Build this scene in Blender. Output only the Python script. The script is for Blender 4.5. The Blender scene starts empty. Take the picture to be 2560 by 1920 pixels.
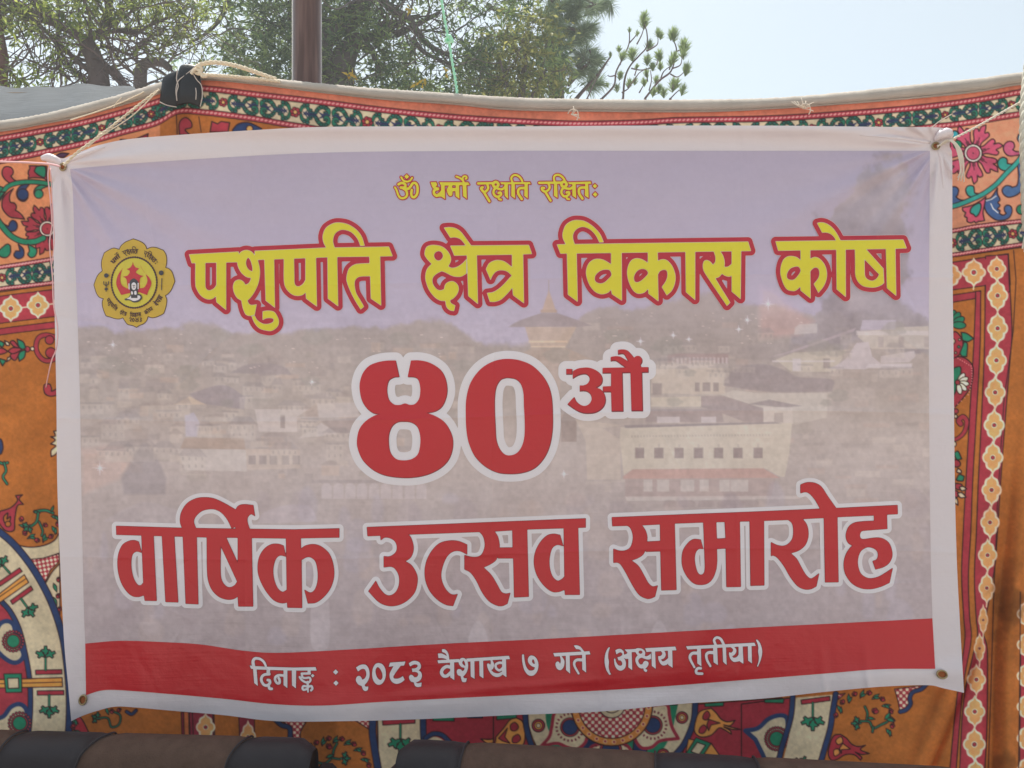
import bpy, bmesh, math, random
import numpy as np
from mathutils import Vector, Matrix

# ------------------------------------------------------------------ camera, sky, sun, exposure
sc = bpy.context.scene
COL = sc.collection
CAMZ = 1.62            # camera height
FPX = 2009.0           # focal length in pixels of the 2560 px wide photograph
cam_d = bpy.data.cameras.new("camera")
cam_d.sensor_width = 36.0
cam_d.lens = 36.0 * FPX / 2560.0
cam_d.clip_start = 0.05
cam_d.clip_end = 2000.0
cam = bpy.data.objects.new("camera", cam_d)
COL.objects.link(cam)
cam.location = (0, 0, CAMZ)
cam.rotation_euler = (math.radians(90), 0, 0)
sc.camera = cam

SUN_EL = math.radians(70)
SUN_AZ = math.radians(-28)          # measured from +Y towards +X
world = bpy.data.worlds.new("World")
sc.world = world
world.use_nodes = True
wn = world.node_tree
for n in list(wn.nodes):
    wn.nodes.remove(n)
sky = wn.nodes.new("ShaderNodeTexSky")
sky.sky_type = 'NISHITA'
sky.sun_disc = False
sky.sun_elevation = SUN_EL
sky.sun_rotation = SUN_AZ
sky.altitude = 1300
sky.air_density = 1.0
sky.dust_density = 8.0
sky.ozone_density = 1.0
bg = wn.nodes.new("ShaderNodeBackground")
bg.inputs['Strength'].default_value = 0.15
wo = wn.nodes.new("ShaderNodeOutputWorld")
hz = wn.nodes.new("ShaderNodeHueSaturation")      # dusty valley air: the blue is washed out
hz.inputs['Saturation'].default_value = 0.42
wn.links.new(sky.outputs[0], hz.inputs['Color'])
tint = wn.nodes.new("ShaderNodeMix"); tint.data_type = 'RGBA'; tint.blend_type = 'MULTIPLY'
tint.inputs[0].default_value = 1.0
tint.inputs[7].default_value = (0.945, 1.015, 0.985, 1)
wn.links.new(hz.outputs[0], tint.inputs[6])
wn.links.new(tint.outputs[2], bg.inputs[0])
wn.links.new(bg.outputs[0], wo.inputs[0])

sun_d = bpy.data.lights.new("sun", 'SUN')
sun_d.energy = 3.8
sun_d.angle = math.radians(0.5)
sun_d.color = (1.0, 0.95, 0.87)
sun = bpy.data.objects.new("sun", sun_d)
COL.objects.link(sun)
sdir = Vector((math.sin(SUN_AZ) * math.cos(SUN_EL), math.cos(SUN_AZ) * math.cos(SUN_EL), math.sin(SUN_EL)))
sun.rotation_euler = (-sdir).to_track_quat('-Z', 'Y').to_euler()
sun.location = sdir * 30

sc.view_settings.view_transform = 'Standard'
sc.view_settings.look = 'None'
sc.view_settings.exposure = 0.55
sc.view_settings.gamma = 1.0
sc.render.engine = 'CYCLES'
sc.cycles.max_bounces = 6
sc.cycles.transparent_max_bounces = 8

ILL = 0.50             # how bright a white surface in this shade comes out; turns seen colours into base colours
rng = np.random.default_rng(7)
random.seed(7)


def lin(c):
    c = np.asarray(c, float) / 255.0
    return np.where(c <= 0.04045, c / 12.92, ((c + 0.055) / 1.055) ** 2.4)


def alb(r, g, b, k=1.0):
    return np.clip(lin((r, g, b)) / ILL * k, 0.004, 0.88)


# ------------------------------------------------------------------ scene helpers
def tag(o, label=None, cat=None, group=None, kind=None):
    if label: o["label"] = label
    if cat: o["category"] = cat
    if group: o["group"] = group
    if kind: o["kind"] = kind
    return o


def empty(name, loc=(0, 0, 0)):
    o = bpy.data.objects.new(name, None)
    o.empty_display_size = 0.1
    COL.objects.link(o)
    o.location = loc
    return o


def link(name, me, parent=None):
    o = bpy.data.objects.new(name, me)
    COL.objects.link(o)
    if parent is not None:
        o.parent = parent
        base = Vector((0, 0, 0))
        p = parent
        while p is not None:
            base += Vector(p.location)
            p = p.parent
        me.transform(Matrix.Translation(-base))
    return o


def mesh_from(name, V, faces_list, mats, smooth=False, cols=None):
    """V (n,3); faces_list = [(array (m,k) of vertex ids, material index), ...]"""
    me = bpy.data.meshes.new(name)
    V = np.asarray(V, np.float32)
    me.vertices.add(len(V))
    me.vertices.foreach_set("co", V.ravel())
    lv, ls, mi = [], [], []
    off = 0
    for F, m in faces_list:
        F = np.asarray(F, np.int32)
        if F.size == 0:
            continue
        n, k = F.shape
        lv.append(F.ravel())
        ls.append(off + np.arange(n, dtype=np.int32) * k)
        mi.append(np.full(n, m, np.int32))
        off += n * k
    lv = np.concatenate(lv); ls = np.concatenate(ls); mi = np.concatenate(mi)
    me.loops.add(len(lv))
    me.loops.foreach_set("vertex_index", lv)
    me.polygons.add(len(ls))
    me.polygons.foreach_set("loop_start", ls)
    me.polygons.foreach_set("material_index", mi)
    if smooth:
        me.polygons.foreach_set("use_smooth", np.ones(len(ls), bool))
    me.update(calc_edges=True)
    me.validate()
    for m in mats:
        me.materials.append(m)
    if cols is not None:
        at = me.color_attributes.new("Col", 'FLOAT_COLOR', 'POINT')
        C = np.ones((len(V), 4), np.float32)
        C[:, :3] = cols
        at.data.foreach_set("color", C.ravel())
    return me


def W(px, py, Y):
    """the point at distance Y in front of the photographer seen at photo pixel px, py"""
    px = np.asarray(px, float); py = np.asarray(py, float); Y = np.asarray(Y, float)
    return np.stack([(px - 1280) / FPX * Y, Y + 0 * px, CAMZ - (py - 960) / FPX * Y], -1)


def new_mat(name):
    m = bpy.data.materials.new(name)
    m.use_nodes = True
    nt = m.node_tree
    return m, nt, nt.nodes["Principled BSDF"], nt.nodes["Material Output"]


def N(nt, t, **kw):
    n = nt.nodes.new(t)
    for k, v in kw.items():
        if k.startswith('i_'):
            n.inputs[k[2:]].default_value = v
        else:
            setattr(n, k, v)
    return n


def simple_mat(name, col, rough=0.7, metal=0.0, noise=0.12, nscale=30.0, bump=0.0, bscale=200.0, spec=0.5, stretch=None):
    m, nt, b, out = new_mat(name)
    tc = N(nt, "ShaderNodeTexCoord")
    mp = N(nt, "ShaderNodeMapping")
    if stretch: mp.inputs['Scale'].default_value = stretch
    nt.links.new(tc.outputs['Object'], mp.inputs[0])
    nz = N(nt, "ShaderNodeTexNoise", i_Scale=nscale, i_Detail=5.0)
    nt.links.new(mp.outputs[0], nz.inputs['Vector'])
    mix = N(nt, "ShaderNodeMix", data_type='RGBA')
    c = np.asarray(col[:3], float)
    mix.inputs[6].default_value = (*np.clip(c * (1 - noise), 0, 1), 1)
    mix.inputs[7].default_value = (*np.clip(c * (1 + noise), 0, 1), 1)
    nt.links.new(nz.outputs['Fac'], mix.inputs[0])
    nt.links.new(mix.outputs[2], b.inputs['Base Color'])
    b.inputs['Roughness'].default_value = rough
    b.inputs['Metallic'].default_value = metal
    b.inputs['Specular IOR Level'].default_value = spec
    if bump > 0:
        n2 = N(nt, "ShaderNodeTexNoise", i_Scale=bscale, i_Detail=3.0)
        nt.links.new(mp.outputs[0], n2.inputs['Vector'])
        bp = N(nt, "ShaderNodeBump", i_Strength=bump, i_Distance=0.002)
        nt.links.new(n2.outputs['Fac'], bp.inputs['Height'])
        nt.links.new(bp.outputs[0], b.inputs['Normal'])
    return m


def vinyl_mat(name, col=None):
    """glossy printed banner vinyl with the fine horizontal ribs of its weave"""
    m, nt, b, out = new_mat(name)
    tc = N(nt, "ShaderNodeTexCoord")
    if col is None:
        at = N(nt, "ShaderNodeAttribute", attribute_name="Col")
        nt.links.new(at.outputs['Color'], b.inputs['Base Color'])
    else:
        b.inputs['Base Color'].default_value = (*col[:3], 1)
    mp = N(nt, "ShaderNodeMapping")
    mp.inputs['Scale'].default_value = (5, 5, 170)
    nt.links.new(tc.outputs['Object'], mp.inputs[0])
    nz = N(nt, "ShaderNodeTexNoise", i_Scale=1.0, i_Detail=3.0, i_Roughness=0.6)
    nt.links.new(mp.outputs[0], nz.inputs['Vector'])
    nb = N(nt, "ShaderNodeTexNoise", i_Scale=16.0, i_Detail=4.0)
    nt.links.new(tc.outputs['Object'], nb.inputs['Vector'])
    b1 = N(nt, "ShaderNodeBump", i_Strength=0.55, i_Distance=0.0010)
    b2 = N(nt, "ShaderNodeBump", i_Strength=0.4, i_Distance=0.010)
    nt.links.new(nz.outputs['Fac'], b1.inputs['Height'])
    nt.links.new(nb.outputs['Fac'], b2.inputs['Height'])
    nt.links.new(b2.outputs[0], b1.inputs['Normal'])
    nt.links.new(b1.outputs[0], b.inputs['Normal'])
    b.inputs['Roughness'].default_value = 0.30
    b.inputs['Specular IOR Level'].default_value = 0.5
    return m


def cloth_mat(name, col=None, transl=0.12, bscale=900.0, bstr=0.3):
    m, nt, b, out = new_mat(name)
    if col is None:
        at = N(nt, "ShaderNodeAttribute", attribute_name="Col")
        src = at.outputs['Color']
    else:
        rgb = N(nt, "ShaderNodeRGB")
        rgb.outputs[0].default_value = (*col[:3], 1)
        src = rgb.outputs[0]
    tc = N(nt, "ShaderNodeTexCoord")
    nz = N(nt, "ShaderNodeTexNoise", i_Scale=7.0, i_Detail=8.0, i_Roughness=0.7)
    nt.links.new(tc.outputs['Object'], nz.inputs['Vector'])
    rmp = N(nt, "ShaderNodeMapRange")
    rmp.inputs[1].default_value = 0.3; rmp.inputs[2].default_value = 0.7
    rmp.inputs[3].default_value = 0.84; rmp.inputs[4].default_value = 1.1
    nt.links.new(nz.outputs['Fac'], rmp.inputs[0])
    mul = N(nt, "ShaderNodeVectorMath", operation='MULTIPLY')
    nt.links.new(src, mul.inputs[0]); nt.links.new(rmp.outputs[0], mul.inputs[1])
    nt.links.new(mul.outputs[0], b.inputs['Base Color'])
    b.inputs['Roughness'].default_value = 0.95
    b.inputs['Specular IOR Level'].default_value = 0.15
    vo = N(nt, "ShaderNodeTexNoise", i_Scale=bscale, i_Detail=1.0)
    n3 = N(nt, "ShaderNodeTexNoise", i_Scale=14.0, i_Detail=4.0)
    nt.links.new(tc.outputs['Object'], vo.inputs['Vector'])
    nt.links.new(tc.outputs['Object'], n3.inputs['Vector'])
    b1 = N(nt, "ShaderNodeBump", i_Strength=bstr, i_Distance=0.0015)
    b2 = N(nt, "ShaderNodeBump", i_Strength=0.35, i_Distance=0.02)
    nt.links.new(vo.outputs['Fac'], b1.inputs['Height'])
    nt.links.new(n3.outputs['Fac'], b2.inputs['Height'])
    nt.links.new(b2.outputs[0], b1.inputs['Normal'])
    nt.links.new(b1.outputs[0], b.inputs['Normal'])
    if transl > 0:
        tr = N(nt, "ShaderNodeBsdfTranslucent")
        nt.links.new(mul.outputs[0], tr.inputs['Color'])
        mx = N(nt, "ShaderNodeMixShader", i_Fac=transl)
        nt.links.new(b.outputs[0], mx.inputs[1]); nt.links.new(tr.outputs[0], mx.inputs[2])
        nt.links.new(mx.outputs[0], out.inputs['Surface'])
    return m


# ------------------------------------------------------------------ drawing helpers: outlines in photo pixels
def parse(s, fr):
    x0, y0, k = fr
    P, C = [], []
    for t in s.split():
        c = t.endswith('!')
        x, y = t.rstrip('!').split(',')
        P.append((x0 + float(x) / k, y0 + float(y) / k)); C.append(c)
    return np.array(P), C


def spline(P, C=None, closed=False, n=6):
    P = np.asarray(P, float)
    m = len(P)
    if C is None: C = [False] * m
    out = []
    for i in range(m if closed else m - 1):
        a, b = P[i], P[(i + 1) % m]
        if C[i] and C[(i + 1) % m]:
            out.append(a); continue
        def tan(j, ca, d):
            if ca or (not closed and (j == 0 or j == m - 1)): return d
            return (P[(j + 1) % m] - P[(j - 1) % m]) * 0.5
        d = b - a
        t0 = tan(i, C[i], d); t1 = tan((i + 1) % m, C[(i + 1) % m], d)
        L = np.hypot(*d) + 1e-9
        for q in (t0, t1):
            l = np.hypot(*q)
            if l > 1.6 * L: q *= 1.6 * L / l
        for u in np.arange(n) / n:
            h00 = 2*u**3 - 3*u**2 + 1; h10 = u**3 - 2*u**2 + u; h01 = -2*u**3 + 3*u**2; h11 = u**3 - u**2
            out.append(h00*a + h10*t0 + h01*b + h11*t1)
    if not closed: out.append(P[-1])
    return np.array(out)


def glyphs(fr, text):
    """lines: p outline | h hole of the outline before | sW[,W2] brush stroke | dR diamond | rR,r ring"""
    out = []
    for ln in text.strip().splitlines():
        ln = ln.strip()
        if not ln: continue
        cmd, pts = ln.split(None, 1)
        P, C = parse(pts, fr)
        if cmd == 'p': out.append(['p', spline(P, C, True), []])
        elif cmd == 'h': out[-1][2].append(spline(P, C, True))
        elif cmd[0] == 's':
            w = [float(v) / fr[2] / 2 for v in cmd[1:].split(',')]
            Q = spline(P, C, False)
            out.append(['s', Q, np.linspace(w[0], w[-1], len(Q))])
        elif cmd[0] == 'd':
            r = float(cmd[1:]) / fr[2]
            c = P[0]
            out.append(['p', c + r * np.array([(0, -1), (1, 0), (0, 1), (-1, 0)]), []])
        elif cmd[0] == 'r':
            a, b = [float(v) / fr[2] for v in cmd[1:].split(',')]
            t = np.linspace(0, 2*np.pi, 28, endpoint=False)
            cs = np.stack([np.cos(t), np.sin(t)], -1)
            out.append(['p', P[0] + a * cs, [P[0] + b * cs] if b > 0 else []])
    return out


def mapg(gl, fn, wk=1.0):
    out = []
    for g in gl:
        if g[0] == 'p': out.append(['p', fn(g[1]), [fn(h) for h in g[2]]])
        else: out.append(['s', fn(g[1]), g[2] * wk])
    return out


def sd_poly(P, X, Y):
    d = np.full(X.shape, 1e9)
    ins = np.zeros(X.shape, bool)
    A = P; B = np.roll(P, -1, 0)
    for (ax, ay), (bx, by) in zip(A, B):
        ex, ey = bx - ax, by - ay
        q = ex*ex + ey*ey
        if q < 1e-12: continue
        wx, wy = X - ax, Y - ay
        t = np.clip((wx*ex + wy*ey) / q, 0, 1)
        d = np.minimum(d, (wx - ex*t)**2 + (wy - ey*t)**2)
        c = (ay > Y) != (by > Y)
        if ey != 0:
            ins ^= c & (X < ex * (Y - ay) / ey + ax)
    d = np.sqrt(d)
    return np.where(ins, -d, d)


def sd_stroke(P, R, X, Y):
    d = np.full(X.shape, 1e9)
    for i in range(len(P) - 1):
        ax, ay = P[i]; ex, ey = P[i+1] - P[i]
        q = ex*ex + ey*ey + 1e-12
        wx, wy = X - ax, Y - ay
        t = np.clip((wx*ex + wy*ey) / q, 0, 1)
        d = np.minimum(d, np.hypot(wx - ex*t, wy - ey*t) - (R[i] + (R[i+1] - R[i]) * t))
    return d


def sd_shape(g, X, Y):
    if g[0] == 'p':
        f = sd_poly(g[1], X, Y)
        for h in g[2]: f = np.maximum(f, -sd_poly(h, X, Y))
        return f
    return sd_stroke(g[1], g[2], X, Y)


def field(gl, step, margin):
    allp = np.concatenate([g[1] for g in gl])
    x0, y0 = allp.min(0) - margin - 3; x1, y1 = allp.max(0) + margin + 3
    xs = np.arange(x0, x1, step); ys = np.arange(y0, y1, step)
    F = np.full((len(ys), len(xs)), 1e3)
    for g in gl:
        pad = margin + 2 * step + (g[2].max() if g[0] == 's' else 0)
        a = g[1].min(0) - pad; b = g[1].max(0) + pad
        i0, i1 = np.searchsorted(xs, (a[0], b[0])); j0, j1 = np.searchsorted(ys, (a[1], b[1]))
        if i1 <= i0 or j1 <= j0: continue
        X, Y = np.meshgrid(xs[i0:i1], ys[j0:j1])
        F[j0:j1, i0:i1] = np.minimum(F[j0:j1, i0:i1], sd_shape(g, X, Y))
    return xs, ys, F


def contour(xs, ys, F, level, shift=(0, 0)):
    """filled region F<level as polygons; returns px vertices and {k: faces}"""
    ny, nx = F.shape
    G = F - level
    G = np.where(np.abs(G) < 1e-6, 1e-6, G)
    I = G < 0
    c = [I[:-1, :-1], I[:-1, 1:], I[1:, 1:], I[1:, :-1]]
    ids = np.arange(ny * nx).reshape(ny, nx)
    cid = [ids[:-1, :-1], ids[:-1, 1:], ids[1:, 1:], ids[1:, :-1]]
    H = ny * nx + np.arange(ny * (nx - 1)).reshape(ny, nx - 1)
    Vv = ny * nx + ny * (nx - 1) + np.arange((ny - 1) * nx).reshape(ny - 1, nx)
    eid = [H[:-1], Vv[:, 1:], H[1:], Vv[:, :-1]]
    XX, YY = np.meshgrid(xs, ys)
    th = G[:, :-1] / (G[:, :-1] - G[:, 1:] + 1e-12)
    tv = G[:-1] / (G[:-1] - G[1:] + 1e-12)
    px = np.concatenate([XX.ravel(), (XX[:, :-1] + th * (XX[:, 1:] - XX[:, :-1])).ravel(), XX[:-1].ravel()])
    py = np.concatenate([YY.ravel(), YY[:, :-1].ravel(), (YY[:-1] + tv * (YY[1:] - YY[:-1])).ravel()])
    code = c[0]*1 + c[1]*2 + c[2]*4 + c[3]*8
    faces = {}
    for k in range(1, 16):
        m = code == k
        if not m.any(): continue
        seq = []
        for q in range(4):
            a = (k >> q) & 1; b = (k >> ((q + 1) % 4)) & 1
            if a: seq.append(cid[q][m])
            if a != b: seq.append(eid[q][m])
        faces.setdefault(len(seq), []).append(np.stack(seq[::-1], -1))
    faces = {k: np.concatenate(v) for k, v in faces.items()}
    used = np.unique(np.concatenate([f.ravel() for f in faces.values()]))
    rm = np.zeros(len(px), np.int64); rm[used] = np.arange(len(used))
    return np.stack([px[used] + shift[0], py[used] + shift[1]], -1), {k: rm[f] for k, f in faces.items()}


def print_layers(name, layers, depth, mats, parent):
    """layers: (xs,ys,F,level,mat index,lift,shift)"""
    V, FL, off = [], [], 0
    for xs, ys, F, lev, mi, lift, sh in layers:
        p, fs = contour(xs, ys, F, lev, sh)
        V.append(W(p[:, 0], p[:, 1], depth(p[:, 0], p[:, 1]) - lift))
        for k, f in fs.items(): FL.append((f + off, mi))
        off += len(p)
    return link(name, mesh_from(name, np.concatenate(V), FL, mats, smooth=True), parent)


def noise2(h, w, cells, seed, octv=4, fy=1.0):
    r = np.random.default_rng(seed)
    out = np.zeros((h, w)); amp = 1.0; tot = 0
    for o in range(octv):
        cx = max(2, int(cells * 2**o)); cy = max(2, int(cells * fy * h / w * 2**o))
        g = r.random((cy + 2, cx + 2))
        yy = np.linspace(0, cy, h); xx = np.linspace(0, cx, w)
        iy = np.minimum(yy.astype(int), cy); ix = np.minimum(xx.astype(int), cx)
        ty = yy - iy; tx = xx - ix
        ty = ty*ty*(3-2*ty); tx = tx*tx*(3-2*tx)
        a = g[iy][:, ix]; b = g[iy][:, ix+1]; c = g[iy+1][:, ix]; d = g[iy+1][:, ix+1]
        out += amp * ((a*(1-tx)+b*tx)*(1-ty)[:, None] + (c*(1-tx)+d*tx)*ty[:, None])
        tot += amp; amp *= 0.55
    return out / tot


class Canvas:
    """a print pattern, painted shape by shape in seen colours (0..255)"""
    def __init__(s, x0, y0, x1, y1, col):
        s.x0, s.y0 = x0, y0
        s.a = np.zeros((y1 - y0, x1 - x0, 3), np.float32) + np.array(col, np.float32)

    def draw(s, gl, col, outline=None, ow=3.0, alpha=1.0, soft=1.0):
        for g in gl:
            pad = 4 + ow + soft + (g[2].max() if g[0] == 's' else 0)
            lo = np.floor(g[1].min(0) - pad).astype(int) - (s.x0, s.y0)
            hi = np.ceil(g[1].max(0) + pad).astype(int) - (s.x0, s.y0)
            h, w = s.a.shape[:2]
            i0, j0 = max(0, lo[0]), max(0, lo[1]); i1, j1 = min(w, hi[0]), min(h, hi[1])
            if i1 <= i0 or j1 <= j0: continue
            X, Y = np.meshgrid(np.arange(i0, i1) + s.x0 + .5, np.arange(j0, j1) + s.y0 + .5)
            f = sd_shape(g, X, Y)
            A = s.a[j0:j1, i0:i1]
            if col is not None:
                k = (np.clip(0.5 - f / soft, 0, 1) * alpha)[..., None]
                A += (np.asarray(col, np.float32) - A) * k
            if outline is not None:
                k = (np.clip(ow / 2 + 0.5 - np.abs(f), 0, 1) * alpha)[..., None]
                A += (np.asarray(outline, np.float32) - A) * k

    def sample(s, px, py):
        x = np.clip(px - s.x0 - .5, 0, s.a.shape[1] - 1.001); y = np.clip(py - s.y0 - .5, 0, s.a.shape[0] - 1.001)
        i = x.astype(int); j = y.astype(int); u = (x - i)[..., None]; v = (y - j)[..., None]
        c = (s.a[j, i]*(1-u) + s.a[j, i+1]*u)*(1-v) + (s.a[j+1, i]*(1-u) + s.a[j+1, i+1]*u)*v
        return np.clip(lin(c) / ILL, 0.004, 0.88)


def grid_faces(ny, nx):
    i = np.arange(ny * nx).reshape(ny, nx)
    return np.stack([i[:-1, :-1], i[1:, :-1], i[1:, 1:], i[:-1, 1:]], -1).reshape(-1, 4)


def smoothstep(a, b, x):
    t = np.clip((x - a) / (b - a), 0, 1)
    return t * t * (3 - 2 * t)


def curve_y(pts):
    P = np.array(pts, float)
    Q = spline(P, None, False, 8)
    return lambda x: np.interp(x, Q[:, 0], Q[:, 1])


def resample(pts, n, corners=None):
    Q = spline(np.array(pts, float), corners, False, 10)
    s = np.concatenate([[0], np.cumsum(np.hypot(*np.diff(Q, axis=0).T))]); s /= s[-1]
    t = np.linspace(0, 1, n)
    return np.stack([np.interp(t, s, Q[:, 0]), np.interp(t, s, Q[:, 1])], -1)


def coons(top, bottom, left, right, nu, nv):
    T, B, L, R = resample(top, nu), resample(bottom, nu), resample(left, nv), resample(right, nv)
    u = np.linspace(0, 1, nu)[None, :, None]; v = np.linspace(0, 1, nv)[:, None, None]
    return ((1-v)*T[None] + v*B[None] + (1-u)*L[:, None] + u*R[:, None]
            - ((1-u)*(1-v)*T[0] + u*(1-v)*T[-1] + (1-u)*v*B[0] + u*v*B[-1]))


def tube_mesh(paths, mats, sides=8, smooth=True, name="tube"):
    """paths: list of (points (n,3), radii (n,), material index)"""
    V, FL, off = [], [], 0
    for P, R, mi in paths:
        P = np.asarray(P, float); n = len(P)
        R = np.broadcast_to(np.asarray(R, float), (n,))
        T = np.gradient(P, axis=0); T /= np.linalg.norm(T, axis=1)[:, None] + 1e-12
        up = np.array([0.31, 0.17, 0.93]) if abs(T[0] @ np.array([0.31, 0.17, 0.93])) < 0.9 else np.array([1.0, 0, 0])
        Ns = []
        nv = np.cross(T[0], up); nv /= np.linalg.norm(nv)
        for i in range(n):
            nv = nv - T[i] * (nv @ T[i]); nv /= np.linalg.norm(nv) + 1e-12
            Ns.append(nv)
        Ns = np.array(Ns); Bs = np.cross(T, Ns)
        a = np.linspace(0, 2*np.pi, sides, endpoint=False)
        ring = P[:, None] + R[:, None, None] * (np.cos(a)[None, :, None]*Ns[:, None] + np.sin(a)[None, :, None]*Bs[:, None])
        V.append(ring.reshape(-1, 3))
        i = np.arange(n - 1)[:, None] * sides; j = np.arange(sides)[None]
        j2 = (j + 1) % sides
        F = np.stack([i + j, i + j2, i + sides + j2, i + sides + j], -1).reshape(-1, 4) + off
        FL.append((F, mi))
        FL.append(((np.arange(sides)[::-1] + off)[None], mi))
        FL.append(((np.arange(sides) + off + (n-1)*sides)[None], mi))
        off += n * sides
    return mesh_from(name, np.concatenate(V), FL, mats, smooth=smooth)


def path3(pts, n=8):
    """(px, py, Y) control points -> smooth world-space polyline"""
    P = np.array(pts, float)
    Q = spline3(P, n)
    return W(Q[:, 0], Q[:, 1], Q[:, 2])


def spline3(P, n):
    m = len(P); out = []
    for i in range(m - 1):
        p0 = P[max(0, i-1)]; p1 = P[i]; p2 = P[i+1]; p3 = P[min(m-1, i+2)]
        for u in np.arange(n) / n:
            out.append(0.5*((2*p1) + (p2-p0)*u + (2*p0-5*p1+4*p2-p3)*u*u + (3*p1-p0-3*p2+p3)*u**3))
    out.append(P[-1])
    return np.array(out)


def rope_paths(P, r, mi=0, strands=3, pitch=None):
    """laid rope: strands winding about a centre line"""
    P = np.asarray(P, float)
    s = np.concatenate([[0], np.cumsum(np.linalg.norm(np.diff(P, axis=0), axis=1))])
    pitch = pitch or r * 7
    n = max(8, int(s[-1] / pitch * 10))
    t = np.linspace(0, s[-1], n)
    C = np.stack([np.interp(t, s, P[:, k]) for k in range(3)], -1)
    T = np.gradient(C, axis=0); T /= np.linalg.norm(T, axis=1)[:, None] + 1e-12
    a = np.cross(T, np.array([0, 1, 0.02])); a /= np.linalg.norm(a, axis=1)[:, None] + 1e-12
    b = np.cross(T, a)
    out = []
    for k in range(strands):
        ph = 2*np.pi*(t/pitch + k/strands)
        out.append((C + 0.52*r*(np.cos(ph)[:, None]*a + np.sin(ph)[:, None]*b), np.full(n, 0.56*r), mi))
    return out

# ------------------------------------------------------------------ the lettering, outlined word by word
T1 = glyphs((450, 540, 4.0), """
p 92,385! 585,358! 600,460! 118,470!
p 748,350! 1460,318! 2088,308! 2125,400! 1900,405! 1570,408! 1040,428! 775,438! 750,390!
p 155,465! 155,680 175,745 215,800 270,830 320,828 360,800! 365,860! 460,937! 460,450! 365,455! 365,690! 340,725 300,745 270,738 255,715 252,690 252,460!
p 590,390! 610,360 660,342 710,355 745,390! 775,440 795,520 797,590 780,680 740,765 700,820 672,845! 690,880 720,892 765,885! 745,988! 700,998 660,985 640,950 625,900 615,845! 570,815 540,760 532,700 550,655 590,638 630,655 655,690! 690,670 715,620! 660,605 610,560 580,500 572,445!
h 680,416 704,440 724,505 728,558! 690,540 663,500 660,450
p 718,1005! 745,995! 770,1040 820,1075 870,1082 920,1068 938,1045 930,1025 900,1018 860,1022 828,1038! 828,955! 880,948 940,960 975,1010 988,1060 970,1110 920,1145 870,1145 800,1125 750,1075
p 845,432! 940,428! 948,915! 858,845!
p 1040,420! 1040,640 1060,720 1110,775 1165,797 1220,790 1258,762! 1262,825! 1368,903! 1358,405! 1255,410! 1255,640! 1230,680 1190,705 1155,695 1143,660 1142,600 1138,415!
p 1465,320! 1435,260 1430,190 1460,120 1530,75 1600,68 1680,85 1760,135 1815,205 1845,295! 1805,297! 1775,225 1720,165 1660,140 1610,138 1560,165 1535,210 1530,260 1545,318! 1570,400! 1580,900! 1480,825! 1475,400!
p 1895,400! 2000,398! 2010,893! 1910,825! 1903,600! 1800,605 1755,635 1745,690 1760,770 1800,840 1838,905! 1807,932! 1750,840 1700,740 1668,650 1670,590 1690,530 1740,490 1800,478 1897,474!
""")
T2 = glyphs((1000, 530, 5.53), """
p 697,468! 1780,458! 1822,578! 1700,583! 1550,588! 1060,595! 925,598! 752,602!
p 610,218! 690,212 770,228 840,275 910,365 985,468! 912,468! 880,420 830,370 760,348 697,355!
p 925,580! 1060,580! 1075,1268! 945,1160!
p 440,718! 395,670 350,610 342,560 365,490 420,462 500,460 580,480 650,535 695,610 700,680 665,752! 720,775 790,760 860,715 918,655! 916,850! 860,885 800,895 720,880 640,840 578,815! 510,850 460,895 445,945 460,1010 510,1070 560,1085 610,1070! 630,1000 680,965 740,962 790,1000 810,1060 790,1130 740,1190 688,1220! 705,1260 762,1295! 745,1368! 690,1355 645,1310 628,1228! 550,1220 470,1165 400,1070 360,960 352,880 375,790
h 533,538 575,555 598,607 575,655 533,675 490,655 468,607 485,560
p 1550,575! 1700,575! 1712,1258! 1565,1150! 1555,1042! 1480,1130 1400,1205 1320,1238 1245,1240! 1205,1122! 1290,1108 1370,1060 1450,985 1548,878! 1480,820 1400,802 1330,820 1280,875 1252,935! 1190,790! 1230,715 1300,675 1370,668 1450,690 1550,765!
""")
T3 = glyphs((1370, 530, 4.0), """
p 90,325! 2000,298! 2028,388! 1930,390! 1100,402! 125,415!
p 178,322! 150,260 150,200 180,130 240,90 300,82 370,95 450,145 515,215 555,300! 515,303! 480,235 430,180 370,150 320,152 275,180 250,225 250,270 265,320! 285,410! 295,895! 200,825! 190,410!
p 632,400! 735,400! 738,885! 640,820! 632,775! 590,810 530,820 470,795 420,735 390,660 382,590 405,520 450,480 500,470 560,482 632,525!
h 632,605 612,578 560,575 510,595 470,640 470,690 510,715 560,708 610,665 634,635
p 1000,398! 1095,396! 1097,490! 1140,475 1190,485 1240,540 1270,620 1270,700 1240,780 1188,832! 1140,750! 1180,690 1195,640 1190,590 1160,575 1120,590 1097,625! 1103,890! 1005,815! 1003,765! 960,805 900,815 850,780 810,700 793,620 800,550 830,490 880,465 940,475 1000,510!
h 998,597 972,572 930,568 890,590 860,640 862,690 890,705 930,690 975,650 999,620
p 1375,395! 1470,393! 1470,877! 1380,800!
p 1655,390! 1718,388! 1750,440 1765,500 1762,550! 1800,548 1838,520! 1838,385! 1930,385! 1925,868! 1838,795! 1838,635! 1810,645 1770,635 1740,615! 1710,648 1670,662! 1820,905! 1790,937! 1570,610 1550,545 1560,495 1590,483 1625,500 1648,530! 1672,500 1675,450 1660,400
""")
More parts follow.
